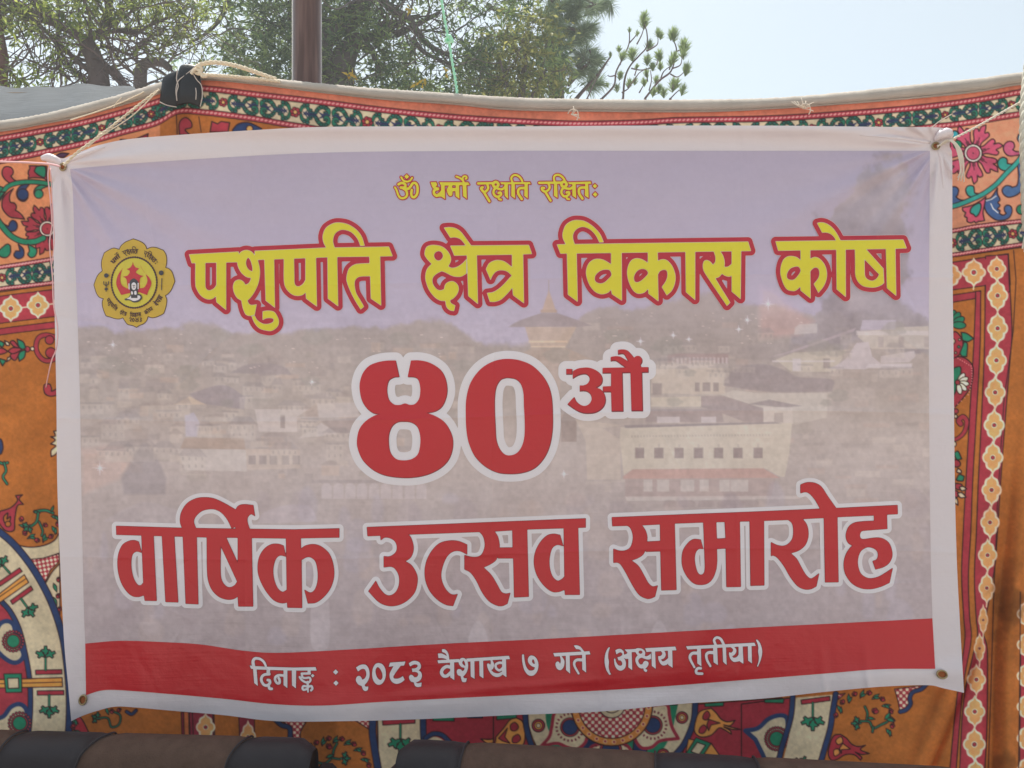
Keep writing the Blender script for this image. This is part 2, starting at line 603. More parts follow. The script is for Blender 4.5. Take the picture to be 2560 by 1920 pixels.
T4 = glyphs((1880, 530, 5.027), """
p 297,370! 1900,348! 1943,455! 1800,460! 330,485!
p 820,140! 870,132 930,145 1000,190 1060,265 1112,360! 1058,360! 1030,310 980,270 930,256 883,258!
p 612,475! 730,470! 730,590! 790,568 850,590 910,660 938,750 935,840 900,930 835,1013! 778,905! 830,840 848,780 840,720 810,697 770,705 730,745! 735,1085! 612,985! 610,935! 550,985 500,990 440,970 395,900 362,790 360,710 385,620 430,570 490,555 560,570 612,608!
h 608,715 580,685 540,685 480,710 440,770 440,830 480,855 530,850 580,800 609,750
p 1060,465! 1175,465! 1177,1065! 1065,970!
p 1295,465! 1430,465! 1650,712! 1658,890! 1620,920 1550,945 1470,945 1390,925 1330,870 1300,790 1298,700!
h 1412,590! 1600,785! 1570,835 1520,865 1465,855 1425,820 1415,770
p 1683,455! 1800,455! 1810,1050! 1697,955!
""")
N1 = glyphs((850, 840, 4.0), """
p 555,245! 590,405! 540,410 490,440 470,500 470,570 490,640 540,685 600,690 650,675 700,690 750,680 790,630 803,560 800,490 780,430 740,408 678,405! 710,245! 800,245 900,270 1000,335 1050,420 1070,520 1060,610 1020,700 950,750 855,768! 940,795 1030,850 1090,930 1125,1030 1120,1140 1080,1240 1000,1320 880,1380 740,1410 600,1412 450,1390 330,1335 230,1240 180,1130 170,1040 195,930 260,850 350,795 425,778! 340,770 270,720 220,640 198,540 200,460 230,370 290,300 370,265 460,248
h 640,852 710,860 770,900 800,980 803,1080 780,1180 720,1230 640,1245 560,1230 505,1170 485,1080 488,980 520,900 575,858
p 1700,230 1800,245 1910,290 2010,380 2080,490 2115,620 2125,800 2120,960 2090,1110 2030,1230 1940,1320 1820,1365 1690,1375 1570,1360 1450,1300 1350,1200 1290,1070 1265,940 1258,780 1262,640 1290,510 1340,410 1420,320 1520,260 1610,235
h 1690,415 1760,430 1810,480 1835,570 1840,700 1848,850 1845,1000 1820,1100 1770,1170 1700,1195 1640,1180 1590,1120 1560,1030 1552,900 1545,760 1545,620 1560,510 1600,440 1645,418
""")
N2 = glyphs((1370, 840, 7.54), """
p 345,620! 448,620! 448,712! 345,712!
p 470,660! 560,615 660,598 750,595 850,620 950,680 1010,760 1020,840 990,910 900,972! 980,1000 1050,1080 1080,1190 1060,1290 1000,1370 900,1430 780,1450 650,1440 520,1385 370,1280! 490,1150! 530,1230 600,1290 680,1318 750,1300 800,1250 825,1170 800,1090 740,1040 670,1025 600,1030! 600,930! 670,930 740,900 780,840 785,780 750,730 700,708 620,715 540,745 468,790!
p 1030,600! 1885,585! 1885,675! 1030,692!
p 1190,680! 1395,680! 1412,1410! 1200,1412! 1190,1045! 1035,1045! 1035,950! 1190,945!
p 1555,675! 1765,670! 1780,1402! 1575,1402!
p 1470,590! 1380,530 1290,465 1230,455 1183,463! 1183,395! 1270,380 1360,390 1440,435 1530,490! 1480,410 1440,345 1400,325 1320,335! 1320,262! 1400,252 1480,265 1540,315 1620,410! 1660,380 1720,378 1765,430 1765,490 1735,540! 1755,595!
""")
R1 = glyphs((260, 1220, 3.568), """
p 110,340! 700,358! 1300,367! 1700,372! 2097,362! 2097,440! 1620,448! 900,438! 112,415!
p 335,410! 440,415! 468,1005! 365,1003! 358,955! 300,970 240,955 180,890 140,800 122,690 130,590 165,510 220,475 270,468 308,480! 335,575! 290,565 255,590 242,650 245,730 265,810 300,865 330,868 352,845!
p 518,420! 625,422! 660,1018! 550,1015!
p 700,362! 680,300 690,220 740,140 820,95 900,85 980,95 1070,135 1175,195! 1200,160 1250,147 1330,155! 1345,248! 1310,232 1280,265 1280,310 1300,370! 1180,366! 1170,345! 1140,358! 1100,280 1050,220 990,190 930,188 870,205 820,250 800,300 820,364! 825,440! 840,1035! 730,1030! 705,435!
p 918,430! 1085,435! 1195,675! 1195,430! 1315,430! 1328,1055! 1200,1055! 1195,965! 1150,990 1090,992 1020,965 960,900 928,810 920,700!
h 1040,510! 1190,835! 1165,870 1120,888 1080,870 1048,820 1038,740
p 1625,435! 1753,435! 1755,545! 1800,515 1870,503 1940,525 2010,590 2045,690 2050,790 2020,890 1960,970 1890,1020 1820,1028! 1790,910! 1840,935 1880,910 1905,840 1908,750 1890,660 1850,620 1810,615 1760,640! 1765,1068! 1638,1065! 1635,1020! 1580,1025 1510,995 1440,910 1390,810 1372,720 1385,620 1430,545 1490,505 1550,500 1600,515! 1622,610! 1570,600 1530,635 1508,720 1515,810 1545,890 1590,928 1632,910!
""")
R2 = glyphs((880, 1230, 3.568), """
p 135,315! 2083,237! 2083,315! 1560,332! 1265,350! 495,378! 140,392!
p 255,385! 480,370! 520,400 545,470 545,530 520,585 472,618! 530,655 575,730 583,800 560,890 500,960 420,1005 330,1015 240,980 148,885! 212,795! 240,850 290,910 340,925 390,895 420,830 420,750 390,690 350,665 285,670! 285,575! 340,575 390,540 402,490 385,440 340,410 290,405 258,428!
p 1025,470! 1025,555! 960,525 900,530 850,570 815,640 795,720 800,790 830,860 870,905 905,918 940,912! 900,1015! 840,1005 770,965 700,890 660,800 650,710 665,620 710,530 780,460 870,435 950,440
p 1135,352! 1265,345! 1300,400 1315,470 1312,498! 1435,497! 1432,335! 1560,325! 1575,932! 1448,938! 1440,590! 1305,590! 1300,565! 1280,610 1230,645 1170,672! 1240,740 1290,820 1330,890 1370,908 1410,902! 1385,995! 1340,1015 1290,1010 1220,970 1160,890 1110,790 1060,720 1005,688! 1005,565! 1060,580 1120,580 1160,555 1185,490 1182,430 1165,385
p 1890,310! 2015,305! 2030,915! 1902,915! 1898,870! 1840,890 1780,885 1710,830 1650,740 1625,640 1635,540 1680,450 1740,390 1800,375 1855,385! 1882,480! 1830,470 1785,500 1762,580 1762,670 1785,750 1830,793 1870,780 1897,755!
""")
R3 = glyphs((1500, 1170, 4.485), """
p 135,555! 1000,520! 1704,493! 2460,460! 2650,452! 3334,418! 3336,515! 3214,520! 3069,530! 2659,548! 2509,558! 2259,570! 2104,580! 1680,595! 1160,608! 835,620! 670,630! 465,640! 140,650!
p 300,640! 465,635! 510,705 528,770 525,828! 678,820! 675,620! 835,615! 855,1365! 690,1370! 680,932! 518,937! 512,910! 480,970 420,1010 348,1035! 430,1100 490,1200 540,1290 590,1330 645,1320! 615,1440! 570,1460 520,1462 440,1420 370,1320 300,1190 240,1090 200,1060 153,1060! 152,908! 220,930 290,925 345,885 370,800 365,730 340,670
p 1160,600! 1300,595! 1308,795! 1410,790! 1400,595! 1565,590! 1577,1330! 1420,1332! 1412,900! 1308,905! 1312,1040! 1300,1140 1260,1240 1200,1295 1120,1308 1050,1290 980,1220 930,1120 918,1020 935,920 990,840 1050,800 1128,805! 1155,905! 1110,905 1075,940 1060,1010 1070,1100 1095,1175 1130,1200 1165,1180 1178,1120 1175,1000!
p 1680,590! 1836,585! 1840,1314! 1690,1318!
""")
R4 = glyphs((1880, 1170, 4.485), """
p 400,575! 560,565! 610,630 630,710 625,790 590,870 520,925 430,955! 500,1020 550,1110 600,1195 650,1240 690,1230 750,1185! 720,1325! 660,1355 590,1358 510,1320 430,1220 360,1100 290,1010 240,980 215,985! 215,835! 280,865 350,875 410,850 455,790 465,700 450,620
p 545,190! 600,167 660,162 720,175 780,215 850,320 945,455! 770,466! 710,360 650,290 600,268 545,280!
p 808,550! 955,540! 968,1278! 822,1280!
p 1370,525! 1510,515! 1515,680! 1260,700 1225,710 1208,745 1215,785 1250,800 1400,782 1480,800 1540,850 1570,940 1565,1010 1530,1070 1470,1110 1385,1135! 1355,1045! 1400,1025 1415,970 1395,920 1340,890 1280,890 1220,930 1190,1000 1185,1080 1210,1170 1260,1220 1330,1240 1420,1220 1500,1175 1575,1125! 1540,1285! 1440,1330 1330,1355 1220,1345 1120,1290 1050,1190 1030,1080 1050,980 1090,910 1130,870! 1080,840 1055,780 1060,720 1090,655 1150,615 1250,600 1370,595!
""")
OM = glyphs((970, 420, 7.986), """
s50 210,325 270,298 325,312 350,350 325,388 255,392
s52,36 300,402 355,440 380,510 365,570 310,602 250,595 205,540 175,450 140,385
s50 365,412 410,412 450,370 490,310 540,300 580,345 592,430 578,520 530,580 482,570 465,510 475,440
s36 262,185 310,250 380,272 440,250 482,195
d48 374,172
""")
S1 = glyphs((970, 420, 7.986), """
p 850,285! 960,280! 985,340! 955,365 980,385 1020,390! 1020,440! 960,455 940,480 960,520 1010,500 1060,450! 1060,350! 1025,285! 1600,285! 1630,335! 1580,340! 1565,340! 1575,615! 1500,560! 1490,340! 1420,345! 1425,615! 1350,560! 1345,460! 1290,465! 1280,540 1240,560 1200,520 1175,440 1190,400 1215,350! 1130,350! 1140,620! 1065,570! 1020,570 960,580 900,530 890,460 915,415! 885,380 870,340
h 1285,345! 1355,345! 1350,400! 1280,400!
s36 1365,170 1430,195 1480,235 1510,275
s36 1500,250 1490,200 1520,165 1560,170 1572,200 1552,215
""")
S1b = glyphs((970, 420, 7.986), """
s46 1800,308 2100,302
s48 1985,330 2000,400 1970,450 1920,480 1870,430 1860,400 1890,385
s46 1920,490 2025,665
""") + glyphs((1230, 420, 7.986), """
r78,24 75,330
s46 80,395 130,415 200,425 255,385
s46 80,385 40,440 30,500 70,560 130,570 180,530 170,490 130,500
s40 130,580 140,620 182,632
p 245,300! 315,300! 320,615! 255,555!
p 165,285! 755,280! 775,320! 190,325!
s40 405,275 385,210 410,160 460,140 520,155 570,200 605,262
p 390,300! 455,300! 460,610! 385,555!
p 650,300! 715,300! 715,610! 645,555!
s50 655,400 560,405 525,450 530,520 595,620
""")
S2 = glyphs((1230, 420, 7.986), """
s46 945,297 1400,292
s46 1130,310 1150,390 1110,450 1050,470 1000,430 1000,395 1040,400
s46 1060,470 1170,650
s40 1250,275 1235,200 1260,150 1320,135 1380,160 1430,210 1460,270
p 1240,300! 1300,300! 1310,600! 1235,550!
r78,24 1437,325
s46 1430,395 1490,408 1560,415 1605,385
s46 1440,380 1400,430 1385,490 1430,560 1490,560 1540,520 1530,480 1490,490
s40 1490,570 1500,610 1542,622
p 1605,300! 1670,300! 1680,605! 1605,550!
p 1515,285! 1970,270! 1985,315! 1545,325!
p 1860,300! 1920,300! 1930,600! 1855,550!
s50 1870,390 1770,395 1735,440 1745,520 1805,610
d46 2055,360
d48 2060,528
""")
D1 = glyphs((610, 1620, 7.986), """
p 115,350! 230,362! 450,375! 1000,392! 1430,382! 1450,450! 870,448! 250,428! 140,412!
s62,42 190,360 180,270 210,215 270,208 340,230 400,285 435,358
p 180,400! 250,405! 275,755! 205,700!
s70 485,430 485,500
s54 505,522 410,532 355,580 350,660 400,735 465,745 515,700 510,650 475,640
s54 490,755 512,810 552,815
p 790,440! 865,440! 865,800! 790,740!
s50 795,550 690,545 630,580 622,640 660,700 705,700 710,640 692,600
p 955,440! 1040,445! 1035,805! 960,745!
s60 1300,445 1300,500
s45 1315,508 1152,512
s42 1152,512 1170,585 1230,600 1305,592 1328,640 1290,688 1220,680 1150,635 1112,580
d36 1370,552
s50,30 1270,680 1278,875
s42 1260,770 1190,760 1167,800 1190,835 1255,820
s44 1295,770 1345,762 1365,810 1340,845
d52 1830,480
d52 1836,700
""")
D2 = glyphs((870, 1610, 7.986), """
p 160,470! 230,425 310,408 370,430 415,500 430,590 420,680 380,760 330,820! 350,850 405,850! 395,920! 350,938 305,915 270,835! 210,810 165,750 160,690 190,645 230,640 265,670 285,715! 330,690 360,640 365,580 345,520 310,495 260,505 200,548!
p 620,380 690,410 740,490 755,590 740,690 690,780 620,815 550,790 500,710 482,600 500,480 550,400
h 605,465 650,510 685,590 690,660 670,705 640,718 590,680 555,600 550,520 575,470
p 840,372! 1145,350! 1120,430! 1050,435! 980,530 920,620 905,665 930,690 1000,690 1060,665 1095,640! 1130,715! 1060,770 970,795 890,765 840,690 832,600 860,530 910,440! 815,455!
p 1215,385! 1280,345 1350,338 1420,365 1455,430 1445,490 1410,525! 1460,570 1475,640 1450,710 1400,750 1355,765! 1390,785 1470,770! 1460,850! 1390,858 1340,835 1312,765! 1260,750 1225,700 1220,650 1250,615 1290,625 1325,665! 1370,660 1400,620 1390,575 1340,555 1285,558! 1275,490! 1340,485 1380,460 1390,430 1370,410 1310,410 1240,450!
""")
D3 = glyphs((1080, 1600, 7.986), """
p 200,185! 250,185 300,225 330,290 345,395! 300,395! 270,375 200,360 130,360! 118,270! 190,270 260,300 300,325! 270,270 200,235!
p 110,405! 540,380! 540,440! 125,465!
p 360,440! 440,435! 445,800! 365,745!
s64 375,545 290,530 215,580 190,650 230,715 300,715 375,650
p 550,390! 580,365 620,358 670,380 710,440 720,530 700,620 660,690 622,730! 640,760 695,765! 680,835! 640,842 600,825 570,720! 520,700 495,640 510,590 550,580 590,600 600,625! 640,600 650,555! 590,540 545,490 530,430
h 605,440 630,410 655,450 665,510 640,505 610,475
p 685,372! 1500,318! 1535,318! 1555,380! 1400,388! 700,432!
p 768,420! 845,415! 850,775! 775,730!
p 945,405! 1020,400! 1025,765! 950,715!
p 1165,395! 1200,390! 1235,470 1235,530 1210,580 1180,600! 1240,650 1320,665 1400,630! 1400,380! 1475,375! 1485,740! 1410,690! 1350,730 1270,735 1190,690 1130,600 1100,510 1110,470 1140,475 1165,495! 1175,450
s48 1410,460 1340,455 1275,490 1280,560 1335,605 1380,590 1410,560
p 1800,290! 1835,290! 1850,420 1880,530 1930,600 1990,610 2040,590 2055,545! 1990,520 1930,460 1915,390 1940,330 1990,310 2060,340 2110,420 2125,510 2105,610 2050,690 1980,715 1910,690 1850,610 1815,500 1800,390
h 1995,430 2010,385 2035,400 2050,450 2050,480 2015,465
""")
D4 = glyphs((1350, 1600, 7.986), """
p 265,262! 985,225! 1005,285! 290,328!
p 675,110! 740,108 810,140 880,230! 830,232! 790,190 720,178!
p 395,320! 430,320! 480,400 487,460 470,540 430,590 390,600 340,570 310,500 320,450 355,430 385,450 400,480! 415,430 410,370
p 515,305! 590,300! 600,670! 520,600!
p 840,285! 910,280! 920,648! 845,590!
s60,40 850,398 740,398 690,440 690,520 770,668
p 1375,145! 1395,150! 1365,250 1360,350 1375,430 1370,540 1390,630 1418,685! 1385,695! 1330,610 1298,500 1290,390 1305,280 1340,190
p 1505,205! 1560,180 1620,185 1670,230 1680,290 1740,270! 1745,250! 1690,190! 1910,180! 1910,240! 1830,240! 1840,600! 1765,545! 1765,375! 1710,375 1665,345! 1700,400 1715,470 1700,550 1650,600 1590,610 1530,570 1490,490 1478,375! 1500,370! 1520,440 1560,500 1610,515 1640,490 1635,440 1600,405 1570,405 1545,345! 1600,330 1640,300 1640,265 1600,245 1525,285!
""")
D4b = glyphs((1560, 1590, 15.08), """
p 420,500! 480,465 580,462 690,490 770,560 800,640 780,750! 840,765 920,735 1010,665! 1025,850! 960,880 880,885 780,860 668,815! 590,845 545,900 540,960 570,1030 630,1075 700,1060! 730,990 780,945 850,945 910,990 925,1050 900,1120 850,1190 805,1225! 830,1260 880,1270! 855,1350! 800,1345 750,1300 730,1215! 640,1220 550,1170 470,1060 432,930 440,830 515,725! 470,670 430,600!
h 620,550 670,560 695,610 670,655 620,670 570,650 548,605 575,560
p 800,462! 1935,400! 1975,535! 850,600!
p 1040,560! 1170,560! 1195,1235! 1050,1125!
p 1390,560! 1500,550! 1550,610 1570,700 1550,780 1490,850 1395,885! 1420,930 1460,955 1520,945 1590,900 1665,830! 1655,540! 1815,530! 1830,1195! 1665,1085! 1665,1035! 1600,1085 1500,1110 1420,1085 1350,1000 1300,880 1290,760! 1370,755 1425,710 1440,640
""")
D5 = glyphs((1640, 1580, 7.986), """
p 600,285! 1965,215! 1990,275! 630,348!
p 820,340! 895,335! 905,685! 825,625!
s64,42 830,422 730,425 680,480 690,560 765,700
s52 892,725 840,725 800,770 820,825 920,832
p 1140,315! 1220,310! 1235,660! 1150,605!
s64,42 1150,412 1050,412 1005,460 1020,560 1085,680
s50 1190,255 1160,170 1190,120 1240,112 1300,150 1350,245
p 1330,300! 1395,298! 1410,655! 1340,595!
p 1490,300! 1560,295! 1600,350 1600,400 1570,450 1520,485! 1550,515 1610,500 1650,450! 1650,285! 1730,280! 1745,635! 1665,580! 1620,590 1550,595 1490,540 1460,460 1465,405 1500,415 1535,380 1535,340
p 1835,280! 1905,278! 1915,625! 1840,570!
p 1995,155! 2025,155! 2080,230 2115,350 2115,450 2085,570 2035,690! 2015,685! 2045,600 2055,500 2040,400 2045,310 2030,240
""")

# ------------------------------------------------------------------ the banner
_rc = np.random.default_rng(91)
CREASES = []
for _k in range(44):
    e_ = _rc.random()
    if e_ < .3: c_ = (_rc.uniform(150, 520), _rc.uniform(420, 1700))
    elif e_ < .6: c_ = (_rc.uniform(2000, 2370), _rc.uniform(420, 1700))
    else: c_ = (_rc.uniform(300, 2200), _rc.uniform(1080, 1760))
    CREASES.append((*c_, _rc.uniform(-1.5, 1.5) if _rc.random() < .5 else _rc.normal(1.35, .25), _rc.uniform(35, 130), _rc.uniform(.0008, .0020)*_rc.choice((-1, 1)), _rc.uniform(3.5, 9)))


def depthB(px, py):
    px = np.asarray(px, float); py = np.asarray(py, float)
    d = 2.2 + 0.012*np.sin(px/290.0 + 0.8) + 0.007*np.sin(px/131.0 + py/410.0) + 0.010*np.sin(py/260.0 + px/900.0) + .003*np.sin(px/57.0 - py/230.0 + 1.5*np.sin(py/310.0))
    for cx, cy, s, amp in ((150, 410, 1.0, .007), (2345, 365, -1.0, .008)):
        r = np.hypot(px - cx, py - cy) + 1
        a = np.arctan2(py - cy, (px - cx) * s)
        d += amp * np.exp(-r / 380.0) * (np.sin(a * 11.0) + .6*np.sin(a * 23.0 + 1.0)) * smoothstep(10, 90, r)
    # packing folds and slack wrinkles
    for y0, k in ((700, .0012), (1040, .0014), (1385, .0012)): d -= 1.7*k * np.exp(-np.abs(py - y0 - 14*np.sin(px/400.0)) / 8.0)
    for x0, k in ((620, .0012), (1235, .0014), (1850, .0012)): d -= 1.7*k * np.exp(-np.abs(px - x0 - 8*np.sin(py/300.0)) / 8.0)
    d += .0030*np.sin(px/61.0 + py/83.0 + 2*np.sin(py/190.0)) * smoothstep(1000, 1300, py) * np.exp(-((px - 1150)/420.0)**2)
    d += .0035*np.sin((px*.8 - py*.6)/70.0) * smoothstep(520, 180, px) * smoothstep(1150, 1500, py)
    for cx, cy, an, le, am, wd in CREASES:
        ux = (px - cx)*math.cos(an) + (py - cy)*math.sin(an); vx = -(px - cx)*math.sin(an) + (py - cy)*math.cos(an)
        d += am*np.exp(-np.abs(vx + 6*np.sin(ux/40.0))/wd - (ux/le)**2)
    cz = py - (1738 - (px - 1000)*.075)
    d -= .0030*np.exp(-(cz/6.0)**2)*smoothstep(960, 1080, px)*smoothstep(1620, 1420, px)
    lo = smoothstep(1250, 1760, py)
    d += lo * (0.007*np.sin(px/88.0 + 1.0) + 0.004*np.sin(px/41.0 + py/120.0))
    d += 0.005 * np.exp(-((py - 1745 + (px-1250)*0.055) / 26.0)**2) * np.sin(px/210.0)
    for cx, k in ((2170, .006), (1500, .003), (2060, .004)):
        d -= k * np.exp(-((px - cx - (py-1700)*.1)/9.0)**2) * smoothstep(1560, 1700, py)
    d -= 0.02 * np.exp(-((py - 318) / 22.0)**2) * smoothstep(200, 500, px)
    d -= 0.02 * smoothstep(320, 60, px) * smoothstep(1500, 1800, py)
    return d


B_TOP = [(103, 395), (120, 386), (140, 391), (158, 396), (180, 387), (215, 374), (250, 362), (320, 348), (450, 337), (640, 325), (780, 318), (960, 316), (1280, 316), (1600, 314), (1920, 314), (2200, 317), (2330, 318), (2366, 321), (2382, 328)]
B_RIGHT = [(2382, 328), (2384, 338), (2376, 352), (2374, 366), (2380, 382), (2381, 480), (2381, 640), (2384, 900), (2387, 1200), (2392, 1400), (2400, 1560), (2410, 1732)]
B_BOT = [(178, 1803), (205, 1790), (240, 1778), (285, 1767), (330, 1768), (420, 1776), (560, 1788), (690, 1803), (860, 1803), (1050, 1798), (1300, 1787), (1500, 1779), (1700, 1760), (1900, 1747), (2060, 1730), (2200, 1717), (2320, 1713), (2360, 1721), (2410, 1732)]
B_LEFT = [(103, 395), (116, 404), (126, 424), (130, 450), (131, 480), (133, 600), (137, 800), (141, 1000), (143, 1200), (150, 1400), (160, 1600), (170, 1710), (178, 1803)]
I_TOP = [(175, 423), (280, 413), (400, 404), (640, 389), (800, 382), (960, 379), (1280, 377), (1600, 377), (2000, 377), (2325, 377)]
I_LEFT = [(175, 423), (182, 480), (186, 600), (194, 800), (200, 1000), (203, 1200), (209, 1500), (213, 1609)]
I_RIGHT = [(2325, 377), (2323, 600), (2322, 900), (2324, 1200), (2327, 1400), (2331, 1546)]
I_BOT = [(213, 1609), (300, 1602), (400, 1605), (500, 1611), (610, 1627), (700, 1632), (870, 1624), (1100, 1610), (1350, 1598), (1640, 1582), (1900, 1568), (2100, 1558), (2331, 1546)]
S_BOT = [(215, 1738), (250, 1727), (290, 1725), (400, 1733), (560, 1747), (680, 1760), (800, 1764), (950, 1755), (1100, 1747), (1340, 1735), (1600, 1720), (1860, 1700), (2060, 1684), (2200, 1673), (2338, 1672)]

M_white = vinyl_mat("banner_white", (.80, .715, .735))
M_print = vinyl_mat("banner_picture_print")
M_red = vinyl_mat("banner_red", (.60, .019, .028))
M_yel = vinyl_mat("banner_yellow", (.82, .72, .03))
M_out = vinyl_mat("banner_title_outline", (.55, .020, .040))
M_mar = vinyl_mat("banner_dark_maroon", alb(96, 22, 30))
M_lw = vinyl_mat("banner_letter_white", (.87, .81, .84))
M_lw2 = vinyl_mat("banner_letter_edge", (.74, .62, .64))
M_gold = vinyl_mat("banner_gold", (.68, .44, .05))
M_lemon = vinyl_mat("banner_lemon", (.72, .60, .06))
M_brn = vinyl_mat("banner_brown_black", alb(58, 34, 34))
M_dmag = vinyl_mat("banner_crimson", alb(150, 38, 44))
M_grey = vinyl_mat("banner_charcoal", alb(52, 48, 52))

# the faded town picture printed on it
pic = Canvas(160, 360, 2350, 1650, (158, 145, 142))
YY = np.arange(360, 1650)[:, None] + 0 * np.arange(160, 2350)[None]
XX = np.arange(160, 2350)[None] + 0 * YY
def ramp(stops, y):
    ys = [s[0] for s in stops]
    return np.stack([np.interp(y, ys, [s[1][k] for s in stops]) for k in range(3)], -1)
skyc = ramp([(360, (147, 138, 158)), (480, (151, 142, 162)), (640, (156, 146, 170)), (760, (160, 150, 170)), (860, (164, 154, 166))], YY)
lndc = ramp([(700, (154, 142, 142)), (850, (152, 140, 136)), (1000, (158, 146, 140)), (1150, (164, 152, 148)), (1300, (158, 146, 144)), (1450, (152, 140, 141)), (1650, (150, 138, 139))], YY)
n1 = noise2(1290, 2190, 26, 3, 5)
skyl = np.interp(XX[0], [160, 330, 480, 620, 900, 1130, 1180, 1400, 1500, 1700, 1760, 1900, 2030, 2120, 2330], [818, 826, 812, 828, 812, 818, 850, 850, 775, 745, 730, 760, 770, 800, 800])[None]
msk = smoothstep(-10, 10, YY - skyl + (n1 - .5) * 70)[..., None]
pic.a[:] = skyc * (1 - msk) + lndc * msk
tree_n = noise2(1290, 2190, 40, 5, 4)
big = sd_poly(spline(np.array([(2060, 560), (2090, 500), (2130, 440), (2160, 415), (2185, 430), (2200, 405), (2240, 388), (2275, 400), (2285, 440), (2278, 500), (2262, 580), (2270, 660), (2250, 740), (2330, 800), (2330, 860), (1980, 870), (2000, 800), (2080, 740), (2085, 650)]), None, True), XX.astype(float), YY.astype(float))
km = (smoothstep(12, -14, big + (tree_n - .5) * 90) * 0.9)[..., None]
pic.a += ((np.array([144, 134, 137]) + (tree_n[..., None] - .5) * 44) - pic.a) * km
FA = (120, 780, 2.633); FB = (1240, 660, 2.633); FC = (1900, 800, 3.318); FD = (1900, 360, 3.073)
def bp(fr, pts, col, al=.8, soft=2.5):
    P, C = parse(pts, fr)
    pic.draw([['p', spline(P, C, True), []]], col, alpha=al, soft=soft)
def brect(fr, x, y, w, h, col, al=.8):
    bp(fr, f"{x},{y}! {x+w},{y}! {x+w},{y+h}! {x},{y+h}!", col, al)
WALL = (178, 166, 156); ROOF = (140, 128, 128); TAN = (172, 148, 134); WIN = (142, 129, 126); PALE = (182, 172, 172)
rb = np.random.default_rng(11)
# scattered hillside houses
for i in range(150):
    x = rb.uniform(190, 1150); y = rb.uniform(850, 1190); w = rb.uniform(14, 60); h = rb.uniform(8, 26)
    c = np.array([(176, 163, 154), (144, 132, 130), (170, 150, 138), (150, 139, 132)][rb.integers(4)]) + rb.uniform(-5, 5)
    pic.draw([['p', np.array([(x, y), (x+w, y+rb.uniform(-2, 2)), (x+w, y+h), (x, y+h)]), []]], c, alpha=.38, soft=4)
    if rb.random() < .5:
        pic.draw([['p', np.array([(x-5, y), (x+w*.5, y-h*.6), (x+w+5, y)]), []]], (146, 132, 128), alpha=.45, soft=4)
for i in range(120):
    x = rb.uniform(1450, 2310); y = rb.uniform(800, 1250); w = rb.uniform(14, 70); h = rb.uniform(5, 22)
    c = np.array([(178, 166, 158), (146, 134, 131), (170, 150, 142)][rb.integers(3)]) + rb.uniform(-5, 5)
    pic.draw([['p', np.array([(x, y), (x+w, y), (x+w, y+h), (x, y+h)]), []]], c, alpha=.3, soft=4)
# left part
bp(FA, "1200,400! 1300,350 1450,335 1570,370 1600,410! 1300,405!", ROOF, .7)
bp(FA, "930,540! 1150,480 1300,560! 1290,640! 1000,600!", (140, 128, 132), .6)
bp(FA, "830,610! 930,555! 1040,610!", (180, 162, 146), .7)
bp(FA, "1360,640! 1740,640! 1640,700! 1640,790! 1390,790!", (176, 164, 160), .85)
brect(FA, 1530, 680, 30, 85, WIN, .8)
bp(FA, "1770,600! 2030,595! 2050,690! 1640,700! 1770,640!", (174, 163, 160), .7)
bp(FA, "1640,690! 1770,600! 1780,690!", (156, 140, 132), .7)
bp(FA, "1650,830! 1800,730! 1910,805!", (178, 168, 166), .75)
bp(FA, "1800,720! 2050,690! 1980,800! 1910,800!", (148, 134, 132), .6)
bp(FA, "870,900! 900,830! 1290,830! 1300,905!", (156, 138, 128), .75)
bp(FA, "850,900! 1310,905! 1310,1050! 900,1040!", (176, 166, 162), .75)
bp(FA, "1300,900! 1660,900! 1660,1030! 1310,1040!", (172, 158, 150), .7)
for x in (1320, 1390, 1460, 1540, 1610): brect(FA, x, 945, 48, 58, (136, 124, 124), .6)
bp(FA, "480,1090! 560,950 640,860 720,960 780,1100! 770,1200! 500,1200!", (138, 128, 130), .6, 8)
bp(FA, "230,780! 340,720! 500,700! 660,770! 650,860! 280,860!", (150, 136, 130), .5, 5)
bp(FA, "220,900! 480,880 560,960! 470,1100! 230,1200!", (178, 154, 146), .5, 14)
bp(FA, "900,680! 960,660! 1000,730! 980,820! 905,820!", (168, 160, 170), .7)
for k in range(9): bp(FA, f"{1800+k*78},1190! {1805+k*78},1140 {1840+k*78},1125 {1868+k*78},1145! {1868+k*78},1230! {1800+k*78},1230!", (172, 161, 162), .6)
brect(FA, 1740, 1105, 640, 22, (146, 134, 134), .5)
bp(FA, "1380,1390! 1420,1320 1580,1270 1720,1280 1780,1380!", (166, 155, 158), .6)
bp(FA, "360,1380! 520,1290 650,1250 850,1300! 860,1400!", (164, 153, 154), .5)
# temple tower in the middle
brect(FB, 344, 105, 7, 90, (150, 136, 130)); bp(FB, "300,318! 320,250! 348,170! 376,250! 398,318!", (168, 147, 134), .9)
brect(FB, 292, 300, 110, 20, (160, 140, 128), .9)
bp(FB, "80,415! 160,370 300,322! 400,322! 540,370 630,405! 540,415!", (146, 133, 133), .95)
bp(FB, "190,414! 530,414! 460,545! 230,545!", (168, 150, 138), .9)
brect(FB, 215, 505, 255, 12, (188, 168, 150), .8); brect(FB, 230, 540, 225, 10, (188, 168, 150), .8)
bp(FB, "175,585! 240,550! 455,550! 650,635! 600,645! 200,640!", (156, 140, 131), .9)
bp(FB, "250,640! 420,640! 420,1030! 250,1030!", (164, 148, 140), .8)
for k in range(6): brect(FB, 240+k*40, 560, 3, 70, (150, 130, 120), .5)
brect(FB, 430, 1030, 100, 140, (142, 127, 122), .8); bp(FB, "420,1035! 455,970! 560,1035!", (146, 134, 130), .7)
bp(FB, "520,1020! 820,1060! 820,1420! 600,1420! 590,1160!", (174, 161, 152), .7)
